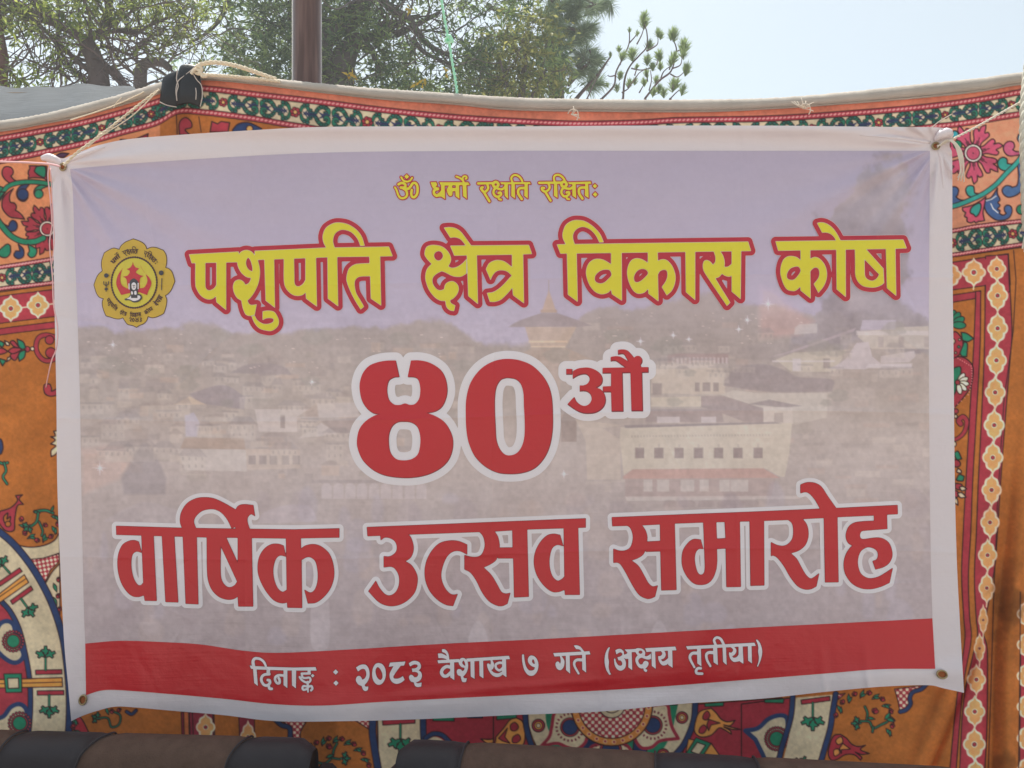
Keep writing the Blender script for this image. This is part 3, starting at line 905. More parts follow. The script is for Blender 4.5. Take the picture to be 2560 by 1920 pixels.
bp(FB, "700,1080! 840,1060! 850,1150! 810,1150!", (160, 147, 143), .6)
# right-hand palace
bp(FB, "1020,850! 1030,690! 1500,680! 1510,860!", (173, 160, 150), .85)
bp(FB, "1130,590! 1530,590! 1530,650! 1130,650!", (150, 130, 128), .8)
brect(FB, 1080, 660, 450, 24, (178, 166, 160), .8)
for k in range(14): brect(FB, 1160+k*27, 615, 15, 42, PALE, .6)
brect(FB, 1030, 785, 62, 75, WIN, .8)
for x, w in ((1310, 30), (1360, 50), (1430, 35)): brect(FB, x, 780, w, 58, WIN, .9)
bp(FB, "1500,770! 1560,700 1650,668 1780,662 1900,700 2000,745 2212,760 2212,840! 1900,845 1700,832 1500,800!", (141, 129, 129), .85, 4)
bp(FB, "1500,590! 1650,540 1900,520 2212,560! 2212,620! 1800,640 1560,610!", (148, 136, 134), .5, 6)
bp(FB, "1480,860! 1560,830! 1720,850! 2180,850! 2180,1010! 1960,1060! 1940,1040! 1660,920!", (172, 162, 155), .75)
bp(FB, "1020,880! 1350,870! 1350,940! 1020,940!", (176, 164, 152), .8)
bp(FB, "1350,870! 1500,870! 1760,950! 1760,1040! 1640,1040! 1480,980! 1350,940!", (144, 130, 129), .75)
bp(FB, "1000,955! 1480,955! 1500,1040! 980,1040!", (146, 132, 131), .75)
for x, w in ((1060, 70), (1130, 80), (1350, 100)): brect(FB, x, 1005, w, 40, PALE, .7)
bp(FB, "1660,922! 1800,893! 2010,934! 1900,945!", (140, 128, 128), .85)
bp(FB, "1760,942! 1950,942! 1955,1050! 1760,1050!", (177, 166, 160), .85)
brect(FB, 1830, 980, 60, 65, (150, 138, 134), .7)
bp(FB, "820,1075! 1950,1045! 1930,1250! 1900,1400! 1870,1400! 1770,1345! 900,1350! 840,1390! 815,1150!", (178, 167, 156), .85)
bp(FB, "845,1062! 1830,1040! 1880,1050! 850,1080!", (138, 126, 127), .85)
for k in range(46): brect(FB, 890+k*20, 1128 - k*.2, 10, 12, (158, 146, 138), .7)
for x in (915, 1042, 1175, 1303, 1435, 1563, 1695): brect(FB, x, 1210, 60, 68, (140, 126, 124), .95); brect(FB, x+25, 1185, 12, 22, (162, 150, 144), .7)
bp(FB, "835,1400! 900,1352! 1760,1345! 1870,1408! 840,1415!", (168, 139, 132), .8)
bp(FB, "850,1415! 1840,1410! 1810,1540! 850,1540!", (158, 141, 138), .7)
for x, w in ((970, 60), (1060, 80), (1215, 90), (1340, 60), (1470, 70), (1545, 115)): brect(FB, x, 1420, w, 78, (174, 164, 160), .8)
bp(FB, "850,1530! 2000,1525! 2000,1545! 860,1560!", (180, 170, 166), .6)
for x, w in ((1100, 90), (1200, 110), (1330, 110), (1460, 120), (1600, 130)): bp(FB, f"{x},1600! {x+10},1560 {x+w-10},1560 {x+w},1600!", (148, 134, 133), .6)
# far right terrace and statues
bp(FC, "820,100! 1150,60! 1400,50! 1400,240! 930,240! 810,140!", (172, 161, 153), .8)
bp(FC, "850,0! 1130,0! 1120,80! 830,85!", (166, 156, 166), .8)
brect(FC, 800, 90, 600, 36, (177, 167, 166), .8)
for x in (980, 1150, 1360): brect(FC, x, 140, 45, 88, (155, 143, 140), .85)
bp(FC, "130,330! 280,270! 720,250! 620,430! 260,430!", (172, 161, 150), .8)
brect(FC, 270, 320, 70, 105, (178, 168, 170), .8); brect(FC, 525, 320, 55, 80, WIN, .85); brect(FC, 100, 335, 520, 14, PALE, .7)
bp(FC, "570,405! 700,330 800,190! 900,180! 930,300! 1000,360! 870,410!", (172, 161, 163), .85)
bp(FC, "870,400! 900,365! 1260,360! 1260,400!", (180, 170, 172), .8); bp(FC, "1000,300! 1280,255! 1290,300! 1240,350! 1000,360!", (174, 163, 164), .7)
bp(FC, "590,420! 840,410! 820,480! 590,490!", (160, 146, 140), .6)
bp(FC, "590,600! 820,560! 960,560! 940,760! 560,760!", (170, 158, 154), .4, 8)
bp(FC, "260,940! 420,940! 440,850! 280,850!", (158, 147, 140), .5)
bp(FD, "720,1440! 280,1590 60,1640! 200,1600 740,1410!", (168, 154, 158), .6)
bp(FD, "0,1250! 200,1250 420,1360! 280,1470! 0,1500!", (170, 142, 138), .6, 16)
bp(FD, "0,1100! 120,1130 300,1300! 0,1330!", (176, 158, 156), .5, 24)
bp(FD, "270,1410! 300,1385! 440,1380! 440,1450! 260,1465!", (174, 164, 162), .7)
def house(x, y, w, h, rng_):
    wall = np.array((176, 165, 158)) + rng_.uniform(-8, 6); roof = np.array((138, 127, 127)) + rng_.uniform(-6, 8)
    sl = rng_.uniform(-.06, .06)*w
    pic.draw([['p', np.array([(x, y), (x+w, y+sl), (x+w, y+h+sl), (x, y+h)]), []]], wall, alpha=.34, soft=3.5)
    if rng_.random() < .6:
        r = rng_.uniform(.25, .55)*h
        pic.draw([['p', np.array([(x-.08*w, y+2), (x+.2*w, y-r), (x+.8*w, y-r+sl), (x+1.08*w, y+2+sl)]), []]], roof, alpha=.36, soft=3.5)
    else:
        pic.draw([['p', np.array([(x-3, y-4), (x+w+3, y-4+sl), (x+w+3, y+sl), (x-3, y)]), []]], roof, alpha=.36, soft=3)
    nw = max(1, int(w/13))
    for r_ in range(max(1, int(h/20))):
        for k in range(nw):
            xx = x + (k + .35)*w/nw; yy = y + 5 + r_*19
            if yy + 8 < y + h: pic.draw([['p', np.array([(xx, yy), (xx+4.5, yy), (xx+4.5, yy+8), (xx, yy+8)]), []]], (138, 126, 124), alpha=.34, soft=2)
rh = np.random.default_rng(31)
for i in range(64):
    y = rh.uniform(880, 1150); x = rh.uniform(200, 1120)
    if 850 < x + 40 < 1420 and y > 860 and x > 830: continue
    k_ = .5 + .7*(y - 860)/300
    house(x, y, rh.uniform(30, 80)*k_, rh.uniform(18, 44)*k_, rh)
for i in range(22):
    house(rh.uniform(1620, 2250), rh.uniform(830, 930), rh.uniform(26, 60), rh.uniform(14, 28), rh)
for i in range(26):
    x = rh.uniform(200, 2290); y = rh.uniform(820, 1010); r = rh.uniform(10, 30)
    q = np.array([(x + r*1.3*math.cos(a)*(1 + .2*math.sin(5*a + x)), y + r*.8*math.sin(a)) for a in np.linspace(0, 6.28, 14)[:-1]])
    pic.draw([['p', spline(q, None, True), []]], (142, 134, 128), alpha=.45, soft=5)
# sparks of light
for cx, cy, r in ((1868, 800, 11), (1847, 823, 9), (1601, 853, 10), (1683, 838, 9), (282, 862, 11), (1722, 848, 8), (780, 955, 9), (1920, 760, 16), (250, 1170, 18), (1410, 1185, 10)):
    for a in range(4):
        ang = a * math.pi / 4; L = r if a % 2 == 0 else r * .55
        dx, dy = math.cos(ang) * L, math.sin(ang) * L
        pic.draw([['s', np.array([(cx-dx, cy-dy), (cx, cy), (cx+dx, cy+dy)]), np.array([.3, 1.6, .3])]], (196, 190, 198), alpha=.75, soft=2)
for i in range(90):
    x, y = (rb.uniform(200, 1130), rb.uniform(835, 940)) if i < 55 else (rb.uniform(1480, 2050), rb.uniform(780, 860))
    pic.draw([['s', np.array([(x, y), (x + rb.uniform(1, 6), y)]), np.array([1.1, .9])]], (192, 178, 172), alpha=.6, soft=1.5)
# crowd and pale drapery low down, all very faint
for i in range(160):
    x, y = rb.uniform(215, 2320), rb.uniform(1215, 1590); w, h = rb.uniform(8, 60), rb.uniform(15, 80)
    c = np.array([(164, 152, 154), (148, 135, 138), (158, 150, 160), (166, 150, 144)][rb.integers(4)], float)
    q = np.array([(x, y), (x+w*.5, y-h*.2), (x+w, y+h*.3), (x+w*.8, y+h), (x-w*.1, y+h*.9)])
    pic.draw([['p', spline(q, None, True), []]], c, alpha=.3, soft=9)
for x, y in ((1195, 1575), (1648, 1575), (800, 1450)):
    pic.draw([['p', spline(np.array([(x-22, 1612), (x-18, y), (x, y-24), (x+18, y), (x+22, 1612)]), None, True), []]], (172, 162, 164), alpha=.45, soft=3)
g1 = noise2(1290, 2190, 14, 21, 5); g2 = noise2(1290, 2190, 240, 22, 2); g3 = noise2(1290, 2190, 60, 23, 3)
amp = smoothstep(690, 860, YY) * 1.0 + .25
g4 = noise2(1290, 2190, 30, 24, 3, fy=9.0)
pic.a += (((g1 - .5) * 10 + (g2 - .5) * 9 + (g3 - .5) * 8 + (g4 - .5) * 5) * amp)[..., None]
pic.a = (pic.a - np.array([157, 145, 143])) * 1.08 + np.array([152, 138.5, 138])
pic.a[..., 2] -= np.clip(pic.a[..., 2] - pic.a[..., 0] - 2, 0, 30) * .75

bann = empty("festival_banner", W(1290, 1800, 2.2))
tag(bann, "large printed vinyl festival banner with red and yellow lettering tied across the patterned cloth", "banner")
P = coons(B_TOP, B_BOT, B_LEFT, B_RIGHT, 520, 330)
V = W(P[..., 0], P[..., 1], depthB(P[..., 0], P[..., 1]))
sheet = link("sheet", mesh_from("sheet", V.reshape(-1, 3), [(grid_faces(330, 520), 0)], [M_white], True), bann)
P = coons(I_TOP, I_BOT, I_LEFT, I_RIGHT, 860, 490)
V = W(P[..., 0], P[..., 1], depthB(P[..., 0], P[..., 1]) - .0012)
link("printed_picture", mesh_from("picture", V.reshape(-1, 3), [(grid_faces(490, 860), 0)], [M_print], True, pic.sample(P[..., 0], P[..., 1]).reshape(-1, 3)), bann)
P = coons(I_BOT, S_BOT, [(213, 1609), (215, 1738)], [(2331, 1546), (2338, 1672)], 260, 18)
V = W(P[..., 0], P[..., 1], depthB(P[..., 0], P[..., 1]) - .0020)
strip = link("date_strip", mesh_from("date_strip", V.reshape(-1, 3), [(grid_faces(18, 260), 0)], [M_red], True), bann)

f = field(T1 + T2 + T3 + T4, 1.6, 14)
o = print_layers("lettering", [(*f, 12.6, 2, .0022, (0, 0)), (*f, 11.6, 1, .0030, (0, 0)), (*f, 0.9, 2, .0038, (0, 0)), (*f, 0, 0, .0046, (0, 0))], depthB, [M_yel, M_out, M_lw2], bann)
o["label"] = "large yellow title lettering with thick red outline"
f = field(N1, 1.6, 24); f2 = field(N2, 1.2, 24)
o = print_layers("lettering", [(*f, 20.5, 0, .0022, (0, 0)), (*f2, 20, 0, .0025, (0, 0)), (*f, 1.0, 2, .0030, (.8, 1.2)), (*f, 0.2, 1, .0038, (0, 0)), (*f2, 1.2, 2, .0030, (.8, 1.6)), (*f2, 0, 1, .0038, (0, 0))], depthB, [M_lw, M_red, M_mar], bann)
o["label"] = "big red number with white outline in the middle"
f = field(R1 + R2 + R3 + R4, 1.6, 14)
o = print_layers("lettering", [(*f, 11.4, 0, .0022, (0, 0)), (*f, 1.1, 2, .0030, (0, 0)), (*f, 0.2, 1, .0038, (0, 0))], depthB, [M_lw, M_red, M_mar], bann)
o["label"] = "red festival lettering with white outline across the lower half"
f = field(OM + S1 + S1b + S2, 0.7, 5)
o = print_layers("lettering", [(*f, 2.5, 1, .0022, (0, 0)), (*f, 0, 0, .0030, (0, 0))], depthB, [M_yel, M_out], bann)
o["label"] = "small yellow motto lettering near the top"
f = field(D1 + D2 + D3 + D4 + D4b + D5, 0.8, 5)
o = print_layers("lettering", [(*f, 1.3, 1, .0030, (0, 0)), (*f, 0.1, 0, .0038, (0, 0))], depthB, [M_lw, M_mar], strip)

# emblem: eight-petalled lotus seal
FE = (220, 580, 6.636)
petal = glyphs(FE, "p 750,115! 850,150 920,190 960,240 975,285! 1050,255 1130,260 1200,285 1250,305! 1290,370 1305,450 1300,530 1285,590! 1340,610 1390,660 1420,740 1440,820! 1410,890 1380,960 1330,1020 1280,1055! 1305,1120 1300,1200 1280,1280 1255,1350! 1200,1380 1130,1410 1060,1420 995,1400! 970,1470 920,1520 860,1545 805,1580! 740,1550 660,1530 610,1470 580,1420! 520,1440 450,1435 370,1410 300,1390! 265,1310 240,1220 240,1150 260,1105! 190,1080 140,1010 100,880! 130,790 170,710 240,645! 225,560 230,470 270,350! 330,310 420,270 520,290! 550,230 620,170 690,140")
t = np.linspace(0, 2*np.pi, 49)
ell = lambda rx, ry: np.stack([220 + (765 + rx*np.cos(t))/6.636, 580 + (838 + ry*np.sin(t))/6.636], -1)
lem = [['p', ell(368, 412)[:-1], []]]
ring = [['s', ell(376, 420), np.full(49, 1.6)]]
tb = np.linspace(0, 2*np.pi, 62, endpoint=False)
for a in tb:
    c = np.array([220 + (765 + 376*math.cos(a))/6.636, 580 + (838 + 420*math.sin(a))/6.636])
    ring.append(['p', c + 2.5*np.stack([np.cos(t[:-1:4]), np.sin(t[:-1:4])], -1), []])
redt = glyphs(FE, """
p 743,490! 755,540! 790,585 850,605! 800,650 795,675! 850,710 925,730! 870,760 855,830! 855,1000! 690,1000! 650,870 635,780 580,740! 650,725 690,680! 690,645 640,615! 700,590 735,540!
p 630,525! 560,640 535,760 540,830 570,890 640,935! 700,935! 700,1010! 550,1045! 500,950 470,870 475,780 510,690 570,610
p 860,520! 890,600 950,690 1010,750 1050,830 1040,900 1000,980 980,1045! 850,1000! 850,940 930,920 970,860 985,790 950,690 900,610
""")
dark = glyphs(FE, """
p 760,770 710,795 690,840 680,930 700,970! 710,1095! 820,1095! 830,960! 845,930 840,850 810,800
p 600,1110! 670,1085 700,1040! 850,1030 890,1065 890,1110 840,1155 760,1170 690,1135 620,1135!
r37,0 302,722
p 325,700! 352,720! 325,740!
s14 262,820 265,870 300,885 335,870 340,820
s14 300,830 300,985
p 275,930! 328,930! 328,965! 275,965!
r40,0 1214,678
s14 1226,770 1220,960
""")
pale = glyphs(FE, """
p 760,835 795,860 800,910 785,950 760,962 735,950 722,910 725,860
s18 680,860 682,945
s18 832,850 832,940
p 715,990 740,990 745,1030 720,1035
p 770,985 800,980 805,1035 770,1035
p 640,1105! 690,1080 712,1050! 715,1095! 820,1095! 822,1050! 860,1060 868,1095 835,1125 760,1145 700,1120
""")
facel = glyphs(FE, "s8 740,885 782,885\ns8 752,925 772,925\ns8 761,890 761,912")
def arc_map(x0, x1, yb, k, a0, a1, r, flip=False):
    """bend a straight line of lettering round the seal; k = radial scale, yb = baseline pixel row"""
    def fn(P):
        u = (P[:, 0] - x0) / (x1 - x0)
        a = np.radians(a0 + (a1 - a0) * u)
        rr = r + (yb - P[:, 1]) * k * (-1 if flip else 1)
        return np.stack([335.3 + rr * np.cos(a), 706.3 + rr * 1.1 * np.sin(a)], -1)
    return fn
txt = mapg(S1, arc_map(1070, 1180, 495, .27, -143, -119, 66), .27)
txt += mapg(S1b, arc_map(1192, 1330, 495, .27, -114, -81, 66), .27)
txt += mapg(S2, arc_map(1345, 1497, 495, .27, -71, -37, 66), .27)
txt += mapg(T1, arc_map(465, 990, 640, .062, 152, 124, 72, True), .065)
txt += mapg(T2, arc_map(1060, 1335, 640, .062, 118, 104, 72, True), .065)
txt += mapg(T3, arc_map(1390, 1880, 640, .062, 99, 76, 72, True), .065)
txt += mapg(T4, arc_map(1935, 2270, 640, .062, 70, 51, 72, True), .065)
NEP = [g for g in T1[2:3]] 
nep = glyphs((0, 0, 1), "s26 0,0 420,0\ns22 60,0 60,110\ns20 60,50 10,40 8,80 30,90\ns20 60,0 20,-50\ns22 140,0 140,60 190,80 220,60\ns22 220,0 220,110\ns22 290,0 290,110\ns20 380,0 380,110\ns20 380,50 340,40 330,80 350,100")
txt += mapg(nep, arc_map(0, 420, 40, .09, 43, 24, 72, True), .09)
tiny = glyphs((0, 0, 1), "s2.2 0,0 4,-1 5,3 2,6 5,9\ns2.2 11,0 14,4 11,9 8,4 11,0\ns2.2 18,-1 20,3 23,3 25,-1\ns2.2 20,3 18,8 24,9 25,4\ns2.2 30,-1 34,1 31,4 34,7 30,9")
txt += mapg(tiny, lambda P: np.stack([323.5 + P[:, 0]*.88, 795.5 + P[:, 1]*.95], -1), .8)
L = []
def lay(gl, lev, mi, lift, step=.7):
    f = field(gl, step, 4); L.append((*f, lev, mi, lift, (0, 0)))
lay(petal, 1.3, 2, .0022, .9); lay(petal, -.5, 0, .0030, .9); lay(lem, 0, 1, .0038, .9); lay(ring, 0, 2, .0046)
lay(redt, 0, 3, .0050); lay(dark, 0, 4, .0058); lay(pale, 0, 5, .0066); lay(facel, 0, 4, .0074); lay(txt, .1, 2, .0046, .45)
o = print_layers("emblem", L, depthB, [M_gold, M_lemon, M_brn, M_dmag, M_grey, M_lw], bann)

M_brass = simple_mat("eyelet_brass", (.42, .33, .18), .42, 1.0, .2, 60)
def eyelet(px, py, rx, ry, rot=0.0):
    c = W(px, py, float(depthB(px, py)) - .004)
    a = np.linspace(0, 2*np.pi, 29)
    s = 2.2 / FPX
    q = np.stack([np.cos(a)*rx, np.sin(a)*ry], -1)
    R = np.array([[math.cos(rot), -math.sin(rot)], [math.sin(rot), math.cos(rot)]])
    q = q @ R.T
    P = c + np.stack([q[:, 0]*s, 0*a, -q[:, 1]*s], -1)
    me = tube_mesh([(P, .0025, 0)], [M_brass], 8, True, "eyelet")
    ob = link("eyelet", me, bann)
    return ob
M_hole = cloth_mat("eyelet_hole_cloth", alb(120, 70, 40), 0)
def hole(ob, px, py, rx, ry):
    a = np.linspace(0, 2*np.pi, 20, endpoint=False)
    x, y = px + rx*np.cos(a), py + ry*np.sin(a)
    V = W(x, y, np.full(20, float(depthB(px, py)) - .0022))
    link("hole", mesh_from("hole", V, [(np.arange(20)[None, ::-1], 0)], [M_hole]), ob)
for (px, py, rx, ry, ro) in ((207, 1750, 8.5, 12, .25), (2355, 1686, 12.5, 9.5, .3), (157, 417, 7, 9, .2), (2340, 365, 9, 8, 0)):
    ob = eyelet(px, py, rx, ry, ro); hole(ob, px, py, rx*.85, ry*.85)
    if py < 1000:
        ob["label"] = "eyelet squeezed by the cord pulled through it"
# pinched vinyl folds at the two tied corners
def fold(pts, r, lift):
    P = path3([(x, y, float(depthB(x, y)) - lift) for x, y in pts], 6)
    rr = np.interp(np.linspace(0, 1, len(P)), np.linspace(0, 1, len(r)), r)
    return P, rr, 0
link("corner_fold", tube_mesh([fold([(104, 396), (122, 394), (140, 400), (152, 410)], [.006, .012, .010, .004], .004), fold([(158, 412), (180, 398), (215, 384), (262, 368)], [.003, .007, .006, .001], .001)], [M_white], 12), bann)
link("corner_fold", tube_mesh([fold([(2338, 352), (2350, 338), (2366, 332), (2380, 332)], [.003, .012, .014, .008], .006), fold([(2345, 376), (2352, 392), (2356, 425), (2358, 470)], [.003, .006, .004, .001], .0), fold([(2325, 356), (2240, 345), (2150, 338)], [.004, .005, .001], .0)], [M_white], 12), bann)

# ------------------------------------------------------------------ the printed tent wall behind the banner
def depthC(px, py):
    px = np.asarray(px, float); py = np.asarray(py, float)
    d = 2.285 + .008*np.sin(px/240.0 + 1.3) + .006*np.sin(px/97.0 + py/700.0) + .004*np.sin(py/210.0)
    d += .010*np.sin(px/33.0 + py/260.0) * smoothstep(1500, 1900, py) * .5
    xv = np.interp(py, [700, 1000, 1300, 1500, 1600, 1700, 1930], [2540, 2530, 2500, 2482, 2470, 2466, 2462])
    lo = smoothstep(950, 1500, py)
    d += lo * .024*np.exp(-((px - xv - 14)/17.0)**2)
    d -= lo * .032*np.exp(-((px - xv - 58)/26.0)**2)
    d += lo * .012*np.exp(-((px - xv - 95)/16.0)**2)
    xd = np.interp(py, [1500, 1700, 1800, 1930], [2470, 2415, 2372, 2318])
    dl = smoothstep(1520, 1700, py)
    d += dl * .022*np.exp(-((px - xd)/13.0)**2)
    d -= dl * .020*np.exp(-((px - xd + 34)/24.0)**2)
    d += .012*np.exp(-((px - 455 - (py-200)*.05)/14.0)**2) * smoothstep(420, 260, py)
    d -= .02*np.exp(-((px - 420)/40.0)**2) * smoothstep(380, 230, py)
    return d


hem_top = curve_y([(-900, 330), (-300, 330), (0, 301), (100, 286), (200, 262), (300, 236), (400, 206), (450, 196), (505, 187), (640, 193), (700, 198), (830, 211), (960, 222), (1130, 233), (1280, 243), (1500, 248), (1700, 249), (1920, 245), (2100, 231), (2300, 210), (2450, 195), (2560, 180), (2900, 150), (3500, 150)])
hem_bot = curve_y([(-900, 360), (-300, 360), (0, 330), (100, 313), (200, 293), (300, 266), (400, 235), (450, 215), (505, 201), (640, 212), (780, 230), (960, 250), (1130, 262), (1280, 276), (1500, 280), (1750, 281), (1920, 274), (2100, 262), (2300, 246), (2450, 230), (2560, 212), (2900, 182), (3500, 182)])
dot1 = curve_y([(-60, 356), (0, 346), (100, 328), (200, 308), (300, 282), (390, 255), (450, 232), (505, 221), (640, 236), (780, 252), (960, 275), (1130, 292), (1280, 302), (1440, 309), (1600, 306), (1700, 300), (1920, 296), (2100, 285), (2300, 268), (2450, 248), (2560, 228), (2640, 214)])
dot2 = curve_y([(-60, 412), (0, 402), (100, 382), (220, 355), (300, 332), (390, 307), (445, 278), (505, 280), (560, 286), (640, 297), (740, 314), (960, 345), (1280, 372), (1600, 374), (1920, 362), (2100, 350), (2200, 335), (2320, 318), (2400, 309), (2560, 283), (2640, 268)])
OR = (144, 84, 38); CR = (136, 44, 55); GR = (28, 104, 78); NV = (32, 48, 84); CM = (172, 160, 134); BK = (38, 22, 26); PK = (206, 136, 136); GR2 = (28, 92, 74)
cv = Canvas(-80, 150, 2640, 1960, OR)
cx_, cy_ = np.meshgrid(np.arange(-80, 2640), np.arange(150, 1960))
# brighter, hazier light on the upper panels is painted in as lighter orange
def band_fill(fa, fb, col, x0=-80, x1=2640, alpha=1.0, oa=None):
    a = fa(cx_[0]); b = fb(cx_[0])
    k = np.clip(cy_ - a[None] + .5, 0, 1) * np.clip(b[None] - cy_ + .5, 0, 1) * (cx_ >= x0) * (cx_ < x1) * alpha
    cv.a += (np.array(col, np.float32) - cv.a) * k[..., None]
    if oa is not None:
        for e in (a, b):
            k = np.clip(1.6 - np.abs(cy_ - e[None]), 0, 1) * (cx_ >= x0) * (cx_ < x1)
            cv.a += (np.array(oa, np.float32) - cv.a) * k[..., None]
def off(f, d): return lambda x: f(x) + d
def beads(f, d, x0, x1, step=10.5, r=2.0):
    x = x0
    while x < x1:
        y = float(f(x)) + d; s = float(f(x + 2) - f(x - 2)) / 4
        cv.draw([['s', np.array([(x - 2, y - 2*s + .8), (x + 2, y + 2*s - .8)]), np.array([r, r])]], PK)
        x += step
def scrolls(fa, fb, x0, x1, per, ph):
    """green acanthus scrolls with navy leaves and a little flower each period, between two edge curves"""
    def M(s, t, X): 
        x = X + s * per
        a, b = fa(x), fb(x)
        return np.stack([x, a + (b - a) * t], -1)
    n0 = int((x0 - ph) / per) - 1; n1 = int((x1 - ph) / per) + 1
    for n in range(n0, n1 + 1):
        X = ph + n * per
        for mir in (0, 1):
            f = (lambda q: 1 - q) if mir else (lambda q: q)
            for sg in (0, 1):
                g = (lambda q: 1 - q) if sg else (lambda q: q)
                Cc = spline(np.array([(.07, .50), (.10, .20), (.16, .14), (.20, .36), (.27, .44), (.33, .16), (.40, .08), (.46, .22), (.455, .42), (.415, .44), (.405, .32)]), None, False, 5)
                P = M(g(Cc[:, 0]), f(Cc[:, 1]), X)
                wd = np.interp(np.linspace(0, 1, len(P)), [0, .15, .3, .5, .7, 1], [2.2, 4.6, 3.0, 4.6, 5.0, 2.0])
                cv.draw([['s', P, wd + 1.1]], BK); cv.draw([['s', P, wd - .2]], GR2)
                # lobes of the acanthus leaf, its navy comb and the wavy leaf in the middle
                for s0, t0, rr in ((.125, .10, 3.4), (.17, .08, 3.8), (.215, .30, 3.2), (.30, .26, 3.4), (.36, .07, 3.6), (.43, .10, 3.4), (.43, .33, 3.0)):
                    p = M(np.array([g(s0)]), np.array([f(t0)]), X)[0]
                    aa = np.linspace(0, 6.28, 12)[:-1]
                    cv.draw([['p', p + rr*np.stack([1.35*np.cos(aa), np.sin(aa)], -1), []]], (26, 84, 76), BK, 1.6)
                for q in (.115, .150, .185, .22, .255):
                    Q = M(g(np.array([q + .05, q + .02, q])), f(np.array([.34 + (q-.11)*.4, .50, .56])), X)
                    cv.draw([['s', Q, np.array([.9, 2.2, 1.0])]], (34, 40, 70))
                Q = M(g(np.array([.33, .385, .43, .49])), f(np.array([.64, .53, .62, .54])), X)
                cv.draw([['s', Q, np.array([.9, 3.0, 2.6, .9])]], (34, 40, 70))
        c = M(np.array([0.0]), np.array([.5]), X)[0]; r = float(fb(c[0]) - fa(c[0])) * .2
        for k in range(6):
            a = k * math.pi / 3 + .3
            cv.draw([['p', c + .75*r*np.array([math.cos(a), math.sin(a)]) + r*.55*np.stack([np.cos(np.linspace(0, 6, 10)), np.sin(np.linspace(0, 6, 10))], -1), []]], CR, BK, 1.6)
        cv.draw([['p', c + r*.5*np.stack([np.cos(np.linspace(0, 6, 10)), np.sin(np.linspace(0, 6, 10))], -1), []]], (196, 150, 90), BK, 1.4)
def scroll_band(d1, d2, x0, x1, per, ph, hw=7, bstep=10.5):
    band_fill(off(d1, hw), off(d2, -hw), CM, x0, x1)
    scrolls(off(d1, hw + 1), off(d2, -hw - 1), x0, x1, per, ph)
    for d in (d1, d2):
        band_fill(off(d, -hw), off(d, hw), CR, x0, x1, oa=BK)
        beads(d, 0, x0, x1, bstep)
TOPO = (168, 98, 78); VINE = (178, 112, 76)  # salmon grounds for the upper panels, lightened to stand in for hazy light
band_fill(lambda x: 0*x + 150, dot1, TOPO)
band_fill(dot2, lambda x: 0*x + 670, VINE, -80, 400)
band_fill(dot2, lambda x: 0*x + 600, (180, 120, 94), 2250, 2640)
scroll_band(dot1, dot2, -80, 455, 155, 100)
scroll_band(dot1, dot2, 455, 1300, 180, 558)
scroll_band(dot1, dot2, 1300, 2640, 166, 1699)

def pl(fr, pts, col, ow=3.0, oc=BK):
    P, C = parse(pts, fr); cv.draw([['p', spline(P, C, True), []]], col, oc, ow)
def st(fr, w, pts, col, oc=BK, ow=2.4):
    P, C = parse(pts, fr); Q = spline(P, C, False)
    ws = np.interp(np.linspace(0, 1, len(Q)), np.linspace(0, 1, len(w)), w) / fr[2] / 2 if isinstance(w, (list, tuple)) else np.full(len(Q), w / fr[2] / 2)
    if oc is not None: cv.draw([['s', Q, ws + ow*.6]], oc)
    cv.draw([['s', Q, np.maximum(ws - ow*.3, .6)]], col)
def circ(x, y, r, col, oc=BK, ow=2.4, ry=None):
    a = np.linspace(0, 2*np.pi, 40, endpoint=False)
    cv.draw([['p', np.stack([x + r*np.cos(a), y + (ry or r)*np.sin(a)], -1), []]], col, oc, ow)
def line(pts, w, col):
    P = np.array(pts, float); cv.draw([['s', P, np.full(len(P), w/2)]], col)
def big_flower(cx, cy, R, n, a0, col):
    base = np.array([(.22, -.10), (.42, -.15), (.62, -.25), (.76, -.27), (.80, -.16), (.74, -.10), (.90, -.09), (1.02, 0.03), (.90, .07), (.76, .10), (.82, .19), (.74, .27), (.60, .22), (.42, .13), (.22, .10)])
    cr = [i in (7,) for i in range(len(base))]
    for k in range(n):
        a = a0 + 2*math.pi*k/n
        q = base * R
        q = np.stack([cx + q[:, 0]*math.cos(a) - q[:, 1]*math.sin(a), cy + q[:, 0]*math.sin(a) + q[:, 1]*math.cos(a)], -1)
        cv.draw([['p', spline(q, cr, True), []]], col, BK, 2.8)
        for d in (-.12, .0, .12):
            p0 = np.array([cx + R*.3*math.cos(a+d), cy + R*.3*math.sin(a+d)]); p1 = np.array([cx + R*(.55 - abs(d))*math.cos(a+d*.7), cy + R*(.55 - abs(d))*math.sin(a+d*.7)])
            line([p0, p1], 1.6, BK)
    circ(cx, cy, R*.30, BK); circ(cx, cy, R*.275, (214, 196, 182), None); circ(cx, cy, R*.215, col, BK, 2); circ(cx, cy, 1.6, BK, None)
